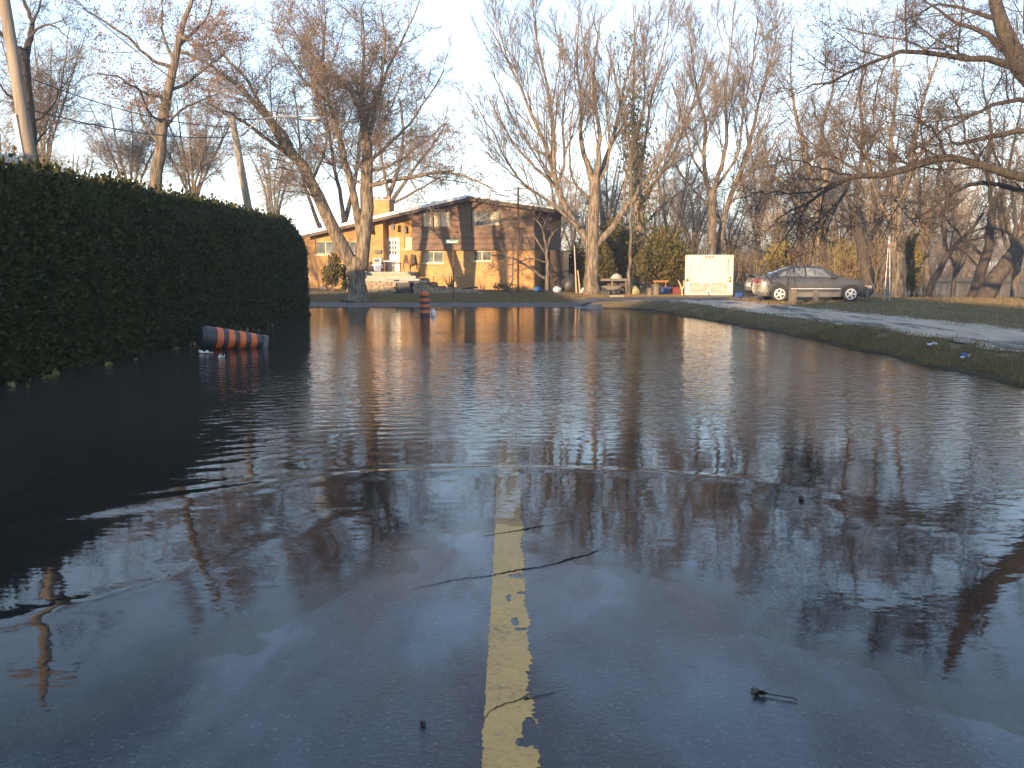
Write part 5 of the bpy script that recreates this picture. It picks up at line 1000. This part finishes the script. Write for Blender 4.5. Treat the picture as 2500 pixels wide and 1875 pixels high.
# 6 tree wrapped with climbing green
T6 = [((0, 0), [(1564, 715, 32), (1563, 690, 28), (1562, 600, 27), (1560, 500, 24), (1556, 420, 20), (1552, 340, 15), (1545, 250, 10), (1550, 120, 6), (1545, 0, 3)]), ((0, 2), [(1562, 500, 14), (1600, 440, 12), (1640, 380, 10), (1675, 300, 8), (1705, 210, 5), (1730, 120, 3)]), ((0, 1), [(1558, 430, 12), (1575, 340, 10), (1590, 240, 8), (1620, 120, 5), (1640, 10, 3)]), ((0, -1), [(1556, 420, 11), (1530, 330, 9), (1510, 220, 7), (1480, 110, 4)]), ((0, 2), [(1553, 350, 9), (1572, 250, 7), (1575, 130, 5), (1590, 10, 3)]), ((0, 3), [(1562, 560, 11), (1620, 500, 9), (1660, 470, 7), (1700, 440, 4)])]
t6, d6 = tree('ivy_clad_tree', 'bare tree with yellow-green creeper on its trunk, behind the cart', T6, 56, 12, 'upright', 'bark', 'twig', dens=(.9, 1.4, 2.0), lmax=(3.2, 1.5, .7), twig=.009)
r = np.random.default_rng(77); n = 3200; tt = np.clip(r.normal(.55, .17, n), .1, .9); pc = d6[0][0]; s = tt * (len(pc) - 1); i = s.astype(int); f = (s - i)[:, None]; C = pc[i] * (1 - f) + pc[i + 1] * f + r.normal(0, .45, (n, 3)) * np.array([1, 1, .8])
o = link('creeper', frond_mesh('creeper', C - d6[5], np.tile([[0, 0, .1]], (n, 1)), .17, M['creeper'], r), t6); o['kind'] = 'stuff'
# 7 V tree behind trailer
T7 = [((0, 0), [(1738, 715, 26), (1737, 640, 23), (1738, 560, 22), (1738, 465, 21)]), ((0, 1), [(1737, 475, 16), (1724, 440, 14), (1718, 380, 12), (1722, 300, 10), (1705, 235, 8), (1690, 150, 6), (1680, 60, 3)]), ((0, -1), [(1740, 475, 15), (1760, 410, 13), (1774, 330, 11), (1772, 220, 8), (1785, 110, 5), (1790, 20, 3)]), ((1, 2), [(1750, 715, 22), (1756, 620, 19), (1768, 530, 17), (1790, 465, 15), (1815, 400, 14), (1836, 320, 11), (1858, 230, 8), (1885, 140, 5), (1900, 60, 3)]), ((1.4, 3), [(1800, 440, 11), (1850, 412, 9), (1900, 400, 7), (1960, 360, 4)]), ((.4, 0), [(1742, 465, 10), (1800, 380, 9), (1815, 270, 7), (1840, 140, 5), (1850, 40, 3)]), ((.3, 0), [(1725, 440, 9), (1690, 380, 8), (1670, 300, 6), (1640, 200, 4)]), ((1, 0), [(1765, 540, 9), (1700, 470, 7), (1660, 420, 5), (1640, 370, 3)])]
tree('bare_tree', 'bare tree with two leaning stems right behind the trailer', T7, 54, 13, 'upright', 'bark_grey', 'twig', dens=(1.0, 1.5, 2.1), lmax=(3.0, 1.4, .7), twig=.009)
# slim trunk before the clutter
T7b = [((0, 0), [(1535, 722, 11), (1540, 600, 10), (1541, 480, 9), (1540, 380, 6)]), ((0, 0), [(1541, 480, 6), (1537, 380, 4), (1530, 300, 3), (1535, 230, 2)]), ((0, 1), [(1540, 560, 4), (1505, 540, 3), (1480, 520, 2)])]
tree('sapling', 'slim straight sapling standing beside the wooden cart', T7b, 46.5, 14, 'upright', 'bark_grey', 'twig', dens=(.8, 1.2, 2), lmax=(.9, .5, .3), twig=.006)
# small crooked tree and low branches at the house corner
T7c = [((0, 0), [(1336, 716, 15), (1336, 660, 12), (1334, 610, 10), (1330, 585, 8)]), ((0, -1), [(1333, 680, 11), (1300, 660, 9), (1270, 640, 7), (1235, 625, 5), (1200, 622, 3)]), ((0, 0), [(1332, 620, 8), (1290, 560, 6), (1255, 560, 5), (1240, 500, 3)]), ((0, 1), [(1334, 610, 8), (1350, 570, 6), (1380, 545, 5), (1400, 520, 3)]), ((0, 0), [(1332, 595, 7), (1320, 550, 5), (1290, 520, 4), (1270, 505, 2)]), ((0, 1), [(1250, 690, 6), (1252, 620, 5), (1245, 570, 4), (1230, 530, 2)]), ((0, -1), [(1334, 640, 6), (1290, 632, 5), (1240, 650, 3), (1215, 660, 2)])]
tree('crooked_tree', 'small crooked bare tree spreading across the right corner of house', T7c, 49.0, 15, 'wild', 'bark_grey', 'twig', dens=(1.6, 2.6, 3.6), lmax=(1.0, .55, .3), twig=.006)
# right hand trees by the river
T8 = [((0, 0), [(1985, 720, 30), (1990, 620, 26), (2000, 520, 22)]), ((0, 0), [(2000, 530, 18), (1980, 430, 15), (1960, 340, 12), (1935, 250, 9), (1930, 150, 5), (1940, 60, 3)]), ((0, 2), [(2000, 520, 18), (2015, 420, 14), (2005, 330, 11), (2030, 230, 8), (2040, 130, 4)]), ((0, -2), [(1996, 560, 12), (1930, 470, 9), (1880, 410, 7), (1860, 330, 4)]), ((0, 1), [(2005, 470, 9), (2060, 380, 7), (2080, 290, 5), (2100, 200, 3)]), ((0, 3), [(1992, 600, 10), (2040, 560, 8), (2090, 540, 6), (2130, 500, 4)])]
tree('bare_tree', 'bare tree rising behind the roof of the grey car', T8, 52, 16, 'wild', 'bark', 'twig', dens=(1.0, 1.6, 2.3), lmax=(2.6, 1.3, .65), twig=.0085)
T8b = [((0, 0), [(2120, 720, 28), (2110, 640, 26), (2095, 560, 24), (2080, 500, 20)]), ((0, 0), [(2085, 520, 16), (2040, 400, 12), (2010, 330, 9), (1980, 240, 5)]), ((0, 1), [(2085, 510, 15), (2100, 420, 13), (2105, 330, 11), (2100, 230, 8), (2110, 120, 5), (2100, 30, 3)]), ((0, -1), [(2100, 590, 11), (2060, 530, 9), (2020, 520, 7), (1980, 490, 4)]), ((0, 2), [(2103, 400, 9), (2150, 300, 7), (2170, 200, 4)])]
tree('bare_tree', 'bare tree leaning left beyond the nose of the car', T8b, 50, 17, 'wild', 'bark_dark', 'twig', dens=(1.0, 1.6, 2.3), lmax=(2.6, 1.3, .65), twig=.0085)
T8c = [((0, 0), [(2195, 735, 40), (2192, 650, 36), (2190, 570, 32), (2188, 500, 26)]), ((0, 1), [(2190, 520, 20), (2180, 420, 16), (2175, 320, 12), (2190, 210, 8), (2180, 110, 5), (2190, 20, 3)]), ((0, 0), [(2190, 530, 20), (2220, 430, 16), (2235, 330, 13), (2260, 230, 9), (2290, 140, 6), (2300, 50, 3)]), ((0, -1), [(2190, 560, 13), (2140, 480, 10), (2120, 400, 8), (2090, 330, 4)]), ((0, 2), [(2225, 410, 10), (2280, 330, 8), (2310, 240, 5)]), ((0, -2), [(2192, 600, 12), (2250, 540, 10), (2310, 520, 7), (2360, 480, 4)])]
tree('bare_tree', 'thick-trunked bare tree behind the white marker poles', T8c, 46, 18, 'wild', 'bark', 'twig', dens=(1.0, 1.6, 2.3), lmax=(2.6, 1.3, .65), twig=.008)
T10 = [((0, 0), [(2395, 745, 52), (2410, 715, 44), (2440, 665, 38), (2490, 600, 34), (2550, 540, 28), (2600, 480, 24)]), ((0, 1), [(2470, 625, 16), (2480, 540, 13), (2470, 460, 10), (2490, 380, 6)]), ((0, -1), [(2530, 560, 14), (2500, 480, 11), (2450, 420, 8), (2420, 350, 4)]), ((0, 2), [(2500, 590, 12), (2440, 560, 9), (2390, 560, 6), (2350, 590, 3)])]
tree('leaning_tree', 'dark thick trunk leaning right over the river at the right edge', T10, 40, 19, 'wild', 'bark_dark', 'twig_dark', dens=(1.4, 2.2, 3.0), lmax=(2.0, 1.0, .5), twig=.007)
T10b = [((0, 0), [(2375, 740, 34), (2384, 700, 28), (2402, 640, 25), (2418, 560, 22), (2430, 480, 18)]), ((0, 1), [(2425, 510, 15), (2410, 420, 12), (2420, 320, 9), (2400, 220, 6), (2410, 120, 3)]), ((0, -1), [(2428, 500, 13), (2460, 420, 10), (2480, 320, 7), (2500, 220, 4)]), ((0, -1), [(2405, 630, 11), (2350, 580, 9), (2310, 530, 7), (2290, 470, 4)]), ((0, 1), [(2395, 660, 8), (2360, 620, 6), (2330, 600, 4)])]
tree('bare_tree', 'dark bare tree left of the leaning trunk at the river edge', T10b, 42, 20, 'wild', 'bark_dark', 'twig_dark', dens=(1.3, 2.0, 2.8), lmax=(2.2, 1.1, .55), twig=.0075)
T10c = [((0, 0), [(2262, 735, 24), (2272, 700, 19), (2290, 665, 17), (2325, 610, 15), (2370, 560, 12), (2400, 520, 9)]), ((0, 1), [(2310, 632, 9), (2300, 560, 7), (2310, 480, 5), (2290, 400, 3)]), ((0, -1), [(2340, 590, 8), (2400, 580, 6), (2450, 560, 4)])]
tree('leaning_tree', 'smaller dark trunk leaning right at the river edge', T10c, 43, 22, 'wild', 'bark_dark', 'twig_dark', dens=(1.6, 2.4, 3.2), lmax=(1.8, .9, .5), twig=.007)
# 9 near tree outside the right edge whose branches sweep into the picture
T9 = [((0, 0), [(2680, 900, 95), (2670, 700, 80), (2650, 500, 74), (2620, 330, 66), (2560, 230, 54), (2500, 178, 46), (2457, 92, 38), (2430, 10, 30), (2410, -80, 20)]),
  ((-.5, -3), [(2640, 470, 30), (2560, 450, 26), (2500, 437, 23), (2400, 405, 20), (2310, 380, 18), (2250, 400, 18), (2180, 425, 17), (2100, 431, 15), (2040, 445, 12), (1990, 480, 9), (1940, 505, 6), (1890, 540, 3)]),
  ((0, -3), [(2500, 180, 24), (2460, 155, 20), (2380, 145, 16), (2300, 130, 14), (2200, 125, 12), (2130, 150, 10), (2050, 190, 8), (1980, 215, 5), (1930, 235, 3)]), ((0, 1), [(2490, 165, 22), (2440, 110, 18), (2380, 70, 14), (2330, 55, 10), (2260, 5, 7), (2200, -40, 4)]),
  ((-.3, 2), [(2640, 400, 22), (2570, 340, 19), (2500, 318, 17), (2400, 340, 14), (2330, 352, 10), (2310, 320, 6), (2290, 270, 3)]), ((-.5, 1), [(2640, 520, 20), (2560, 490, 18), (2500, 465, 15), (2400, 445, 13), (2330, 470, 10), (2260, 520, 7), (2210, 545, 4)]), ((0, -2), [(2600, 300, 18), (2520, 250, 15), (2440, 255, 12), (2350, 290, 9), (2280, 330, 6), (2230, 370, 3)]), ((0, 2), [(2440, 50, 16), (2380, 30, 12), (2300, 10, 8), (2230, 40, 5), (2150, 60, 3)]),
  ((-1, -3.5), [(2100, 431, 8), (2040, 420, 7), (1980, 400, 5), (1900, 380, 3)]), ((-1.5, -4), [(2040, 445, 7), (1980, 470, 6), (1900, 470, 4), (1830, 468, 3)]), ((0, 3), [(2620, 330, 24), (2540, 200, 18), (2510, 90, 14), (2500, -30, 8)]), ((-.6, -2), [(2310, 380, 10), (2280, 320, 8), (2240, 290, 6), (2190, 280, 4), (2140, 300, 3)]), ((-.5, 0), [(2400, 405, 10), (2360, 350, 8), (2350, 290, 6), (2320, 220, 4)])]
tree('overhanging_tree', 'near dark tree whose long branches sweep in from the right edge', T9, 22, 23, 'arch', 'bark_dark', 'twig_dark', root=.3, dens=(1.5, 2.4, 3.6), lmax=(1.8, .8, .35), twig=.0045)

# ------------------------------------------------------------------ generic bare trees and thicket behind
def generic(seed, H, spread_, n):
    r = np.random.default_rng(seed); P = [catmull([(0, 0, 0), (r.normal(0, .1), 0, H * .18), (r.normal(0, .25), 0, H * .36)], 15)]; Rr = [np.linspace(.022 * H, .016 * H, 15)]
    for k in range(n):
        a = 2 * np.pi * (k + r.uniform(0, .6)) / n; z0 = H * r.uniform(.2, .36); c = np.array([np.cos(a), np.sin(a), 0]); sp = spread_ * r.uniform(.5, 1); P.append(catmull([(0, 0, z0)] + [tuple(c * sp * f_ + np.array([r.normal(0, .15), r.normal(0, .15), z0 + (H - z0) * g_])) for f_, g_ in ((.25, .25), (.55, .55), (1, r.uniform(.85, 1)))], 15)); Rr.append(np.linspace(.012 * H, .003 * H, 15))
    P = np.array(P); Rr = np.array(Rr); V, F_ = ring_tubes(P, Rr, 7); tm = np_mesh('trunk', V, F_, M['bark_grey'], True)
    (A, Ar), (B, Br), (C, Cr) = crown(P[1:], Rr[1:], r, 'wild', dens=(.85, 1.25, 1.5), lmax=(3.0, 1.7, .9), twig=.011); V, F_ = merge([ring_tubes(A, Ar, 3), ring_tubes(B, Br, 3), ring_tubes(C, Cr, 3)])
    return tm, np_mesh('crown', V, F_, M['twig_far_hazed'], True)
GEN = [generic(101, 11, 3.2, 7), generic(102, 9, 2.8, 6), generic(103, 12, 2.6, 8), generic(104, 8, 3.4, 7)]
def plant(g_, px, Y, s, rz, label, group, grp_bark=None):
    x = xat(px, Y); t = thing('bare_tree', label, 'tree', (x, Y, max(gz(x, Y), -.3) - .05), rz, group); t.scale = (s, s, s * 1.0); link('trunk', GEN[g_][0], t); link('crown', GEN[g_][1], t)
r = np.random.default_rng(9)
WOOD = [(1630, 70, .95, 'bare tree directly behind the broad yellow-green cedar'), (1690, 78, 1.05, 'bare tree just left of and far behind the trailer'), (1480, 74, .9, 'bare tree far behind the dull green cedar'), (1590, 88, 1.1, 'faint tall bare tree between the two large cedars'), (1400, 84, .9, 'faint bare tree far behind the dark shed'),
 (1780, 82, .95, 'bare tree far behind the right edge of the trailer'), (1850, 70, .9, 'bare tree behind the boot of the grey car'), (1340, 92, .85, 'faint bare tree far behind the right end of the house')]
for k, (px, Y, s, lab) in enumerate(WOOD): plant(k % 4, px, Y, s, r.uniform(0, 6), lab, 'trees in the wood behind the yard')
CARW = [(1900, 60, .85, 'bare tree behind the rear window of the car'), (1950, 72, 1.0, 'tall bare tree behind the middle of the car roof'), (2045, 64, .9, 'bare tree behind the windscreen of the car'), (2140, 60, .95, 'bare tree just left of the marker poles'), (2110, 76, 1.0, 'faint bare tree behind the nose of the car'), (2010, 84, 1.1, 'faint tall bare tree far behind the car roof')]
for k, (px, Y, s, lab) in enumerate(CARW): plant((k + 1) % 4, px, Y, s, r.uniform(0, 6), lab, 'trees in the wood behind the car')
RIV = [(2260, 56, .85, 'bare tree right of the marker poles in the flooded river'), (2330, 52, .8, 'bare tree between the leaning trunks in the river'), (2480, 50, .9, 'bare tree at the right picture edge in the river'), (2240, 120, 1.2, 'faint bare tree on far bank right of the marker poles'), (2330, 124, 1.3, 'faint bare tree on far bank between leaning trunks'), (2440, 121, 1.2, 'faint bare tree on far bank behind the thick leaning trunk')]
for k, (px, Y, s, lab) in enumerate(RIV): plant((k + 2) % 4, px, Y, s, r.uniform(0, 6), lab, 'trees along the flooded river')
FNT = [(250, 70, .8, 'faint bare tree above the hedge left of tall maple'), (180, 60, .75, 'faint bare tree above the hedge nearest the bungalow eave'), (560, 85, .8, 'faint bare tree just left of the lamp pole'), (20, 45, .8, 'bare tree behind utility pole at the left edge'), (-40, 36, .75, 'bare tree whose twigs enter at the left picture edge')]
for k, (px, Y, s, lab) in enumerate(FNT): plant((k + 1) % 4, px, Y, s, r.uniform(0, 6), lab, 'faint trees above the hedge')
FARW = [(px_, Y_, s_) for px_, Y_, s_ in zip(np.linspace(1340, 2170, 10) + r.uniform(-20, 20, 10), r.uniform(92, 114, 10), r.uniform(.75, 1.1, 10))]
for k, (px, Y, s) in enumerate(FARW): plant(k % 4, px, Y, s, r.uniform(0, 6), 'hazy bare tree in the far row at the back of the wood', 'far row of trees at the back of the wood')
# thicket: far too many stems to count
def thicket(name, label, boxes, per, seed, hmin, hmax, leaf):
    r = np.random.default_rng(seed); P0 = []; H = []
    for (pxa, pxb, Ya, Yb, n, hs) in boxes:
        Y = r.uniform(Ya, Yb, n); px = r.uniform(pxa, pxb, n); x = (px - CX) / F * Y; P0.append(np.stack([x, Y, np.maximum(ground(x, Y), -.25)], -1)); H.append(r.uniform(hmin, hmax, n) * hs)
    P0 = np.concatenate(P0); H = np.concatenate(H); n = len(P0); d = r.normal(0, .28, (n, 3)); d[:, 2] = 1; Q = np.empty((n, 6, 3)); Q[:, 0] = P0
    for j in range(5): d = d + r.normal(0, .25, (n, 3)); d[:, 2] = np.abs(d[:, 2]) + .05; d /= np.linalg.norm(d, axis=1, keepdims=True); Q[:, j + 1] = Q[:, j] + d * (H / 5)[:, None]
    Rr = (.0065 * np.sqrt(H))[:, None] * np.linspace(1.3, .5, 6)[None]; B, Br = grow(Q, Rr, per, .25, 1, .35, .4, 1.6, .4, 1.1, 4, .05, .16, r, .6, .010, .007, .5)
    V, F_ = merge([ring_tubes(Q, Rr, 3), ring_tubes(B, Br, 3)]); o = link(name, np_mesh(name, V, F_, M['thicket'], True)); props(o, label, kind='stuff')
    for dx_, dy_ in ((1.3, 2.5),): o2_ = o.copy(); COL.objects.link(o2_); o2_.location = (dx_, dy_, 0)
    if leaf:
        tips = np.concatenate([B[:, -1], B[:, 2], Q[:, 4], B[:, 1]]); tips = tips[r.permutation(len(tips))[:leaf]]; V, F_ = budquads(tips, .075, r); props(link('thicket_leaves', np_mesh('thicket_leaves', V, F_, M['thicket_leaf'])), label.replace('stems', 'leaves'), kind='stuff')
thicket('thicket', 'tangled brown thicket stems behind the yard, trailer and car', [(1380, 1700, 58, 95, 500, .9), (1680, 1960, 58, 100, 520, .75), (1900, 2150, 49, 78, 420, .8), (1400, 2160, 100, 115, 500, 1.5), (-100, 760, 70, 110, 260, 1.0)], 1.2, 31, 2.2, 5.4, 20000)
thicket('river_thicket', 'tangled brown thicket stems along the far river bank at right', [(2120, 2700, 119, 135, 900, 1.7)], 1.3, 32, 3.0, 6.0, 9000)

# ------------------------------------------------------------------ evergreen shrubs
def shrub(name, label, px, Y, wpx, ytop, ybot, n, size, mat, seed, stems=3, shape=1.0, group=None, up=.35, loose=1.0):
    r = np.random.default_rng(seed); x = xat(px, Y); g_ = gz(x, Y); h = zat(ytop, Y) - g_; w = wpx * Y / F / 2; t = thing(name, label, 'shrub', (x, Y, g_), 0, group)
    for k in range(stems): a = r.uniform(0, 6.28); MB().tube([(0, 0, -.05), (math.cos(a) * w * .3, math.sin(a) * w * .3, h * .5), (math.cos(a) * w * .5, math.sin(a) * w * .5, h * .85)], [.05, .035, .015], 6).build('stem', M['bark_grey'], t)
    nc = max(14, n // 60); c = r.normal(0, 1, (nc, 3)); c /= np.linalg.norm(c, axis=1, keepdims=True); c *= r.uniform(.45, .95, (nc, 1)); zc = .12 + .88 * (c[:, 2] * .5 + .5); prof = np.sin(np.pi * np.clip(zc * .92 + .08, 0, 1)) ** shape
    cen = np.stack([c[:, 0] * w * (.35 + .65 * prof), c[:, 1] * w * (.35 + .65 * prof), zc * h], -1); k = r.integers(0, nc, n); C = cen[k] + r.normal(0, 1, (n, 3)) * np.array([w * .17 * loose, w * .17 * loose, h * .075 * loose]); C[:, 2] = np.clip(C[:, 2], .05, h * 1.03)
    Nn = C - np.array([0, 0, h * .4]); Nn /= np.linalg.norm(Nn, axis=1, keepdims=True) + 1e-6; o = link('foliage', frond_mesh('foliage', C, Nn, size, mat, r, up=up), t); o['kind'] = 'stuff'; return t
shrub('cedar_shrub', 'broad yellow-green cedar left of the trailer', 1622, 50, 122, 560, 700, 8500, .15, M['cedar'], 1, loose=1.25, up=.8)
shrub('cedar_shrub', 'dull green cedar between thick trunk and sapling', 1498, 52, 112, 545, 690, 7000, .15, M['cedar'], 2, loose=1.35, up=.8)
shrub('cedar_shrub', 'low yellow-green cedar right of the wooden shed', 1412, 56, 80, 610, 700, 3000, .14, M['cedar'], 3, loose=1.3, up=.8)
shrub('upright_shrub', 'upright olive shrub against the left brick wall', 812, 51, 44, 622, 705, 1500, .17, M['cedar'], 4, 6, .35, up=2.2, loose=1.1)
shrub('low_shrub', 'low dark shrub at the foot of the forked maple', 848, 50, 28, 680, 705, 320, .14, M['hedge'], 5)
shrub('red_shrub', 'reddish bare shrub behind the trunk of the forked maple', 846, 52, 34, 640, 704, 500, .13, M['thicket_leaf'], 6, 7, .6)
shrub('low_shrub', 'small weedy shrub before the brick wall by the mast', 1235, 50.5, 60, 690, 712, 160, .12, M['thicket_leaf'], 8, 4)
for k, (px, s) in enumerate([(1900, 60), (2060, 80), (2230, 70)]): shrub('cedar_shrub', ['olive evergreen shrub behind the car roof', 'olive evergreen shrub behind the car bonnet', 'olive evergreen shrub behind the marker poles'][k], px, 52 + 3 * k, s, 590 - 10 * k, 715, 1300, .26, M['thicket_leaf'], 20 + k, 3)
# spiky yucca by the sign
t = thing('yucca_plant', 'spiky dark yucca plant at the wall beside the sign post', 'plant', put(1100, 49.6)); rn = random.Random(3)
for k in range(16):
    a = rn.uniform(0, 6.28); le = rn.uniform(.6, 1.15); tl = rn.uniform(.12, .55); e = (math.cos(a) * le * tl, math.sin(a) * le * tl, le); MB().add([(-.03, 0, 0), (.03, 0, 0), (e[0] * .5 + .025, e[1] * .5, e[2] * .5), e, (e[0] * .5 - .025, e[1] * .5, e[2] * .5)], [(0, 1, 2, 3, 4)]).build('leaf', M['hedge'], t)

# ------------------------------------------------------------------ grass blades
def blades(name, label, x, y, size, seed):
    r = np.random.default_rng(seed); z = ground(x, y); n = len(x); a = r.uniform(0, 6.28, n); h = size * r.uniform(.5, 1.5, n); w = h * .16; lean = r.normal(0, .45, (n, 2)) * h[:, None]; c, s = np.cos(a) * w, np.sin(a) * w
    V = np.stack([np.stack([x - c, y - s, z - .01], -1), np.stack([x + c, y + s, z - .01], -1), np.stack([x + lean[:, 0], y + lean[:, 1], z + h], -1)], 1).reshape(-1, 3)
    props(link(name, np_mesh(name, V, np.arange(n)[:, None] * 3 + np.array([[0, 1, 2]]), M['grass'])), label, kind='stuff')
r = np.random.default_rng(61); n = 52000; y = r.uniform(8, 38, n); y = np.where(r.uniform(0, 1, n) < .5, r.uniform(9, 22, n), y); x = shore(y) + .05 + np.abs(r.normal(0, .55, n)); k = (wob(x, y, 1.4, 6, 4) > -.55); blades('bank_grass', 'rough yellow-brown grass on the right bank of the flood', x[k], y[k], .048, 62)
n = 60000; y = r.uniform(16, 41, n); x = r.uniform(9.2, 26, n); k = (x > np.interp(y, [10, 19, 28, 34, 41], [11, 10.7, 9.7, 9.2, 9])) & (x < .62 * y + 2); blades('lawn_grass', 'short dull lawn grass on the right', x[k], y[k], .055, 63)
n = 42000; y = 42.5 + np.abs(r.normal(0, 3.2, n)); x = r.uniform(-14, 9, n); k = y < 50.5; blades('verge_grass', 'dry verge grass in front of the house and clutter', x[k], y[k], .055, 64)


# ------------------------------------------------------------------ thin evening haze round the whole place
hz = MB().box(-720, 720, -90, 1510, -3, 24).build('haze', None or M['white']); hz.data.materials.clear()
m = bpy.data.materials.new('evening_haze'); m.use_nodes = True; N = m.node_tree.nodes; L = m.node_tree.links; N.remove(N['Principled BSDF'])
vol = N.new('ShaderNodeVolumePrincipled'); vol.inputs['Color'].default_value = (0.93, 0.95, 1.0, 1); vol.inputs['Density'].default_value = 0.0010; vol.inputs['Anisotropy'].default_value = 0.2
L.new(vol.outputs[0], N['Material Output'].inputs['Volume']); hz.data.materials.append(m); hz['kind'] = 'stuff'; hz['label'] = 'thin evening haze over the flooded street'
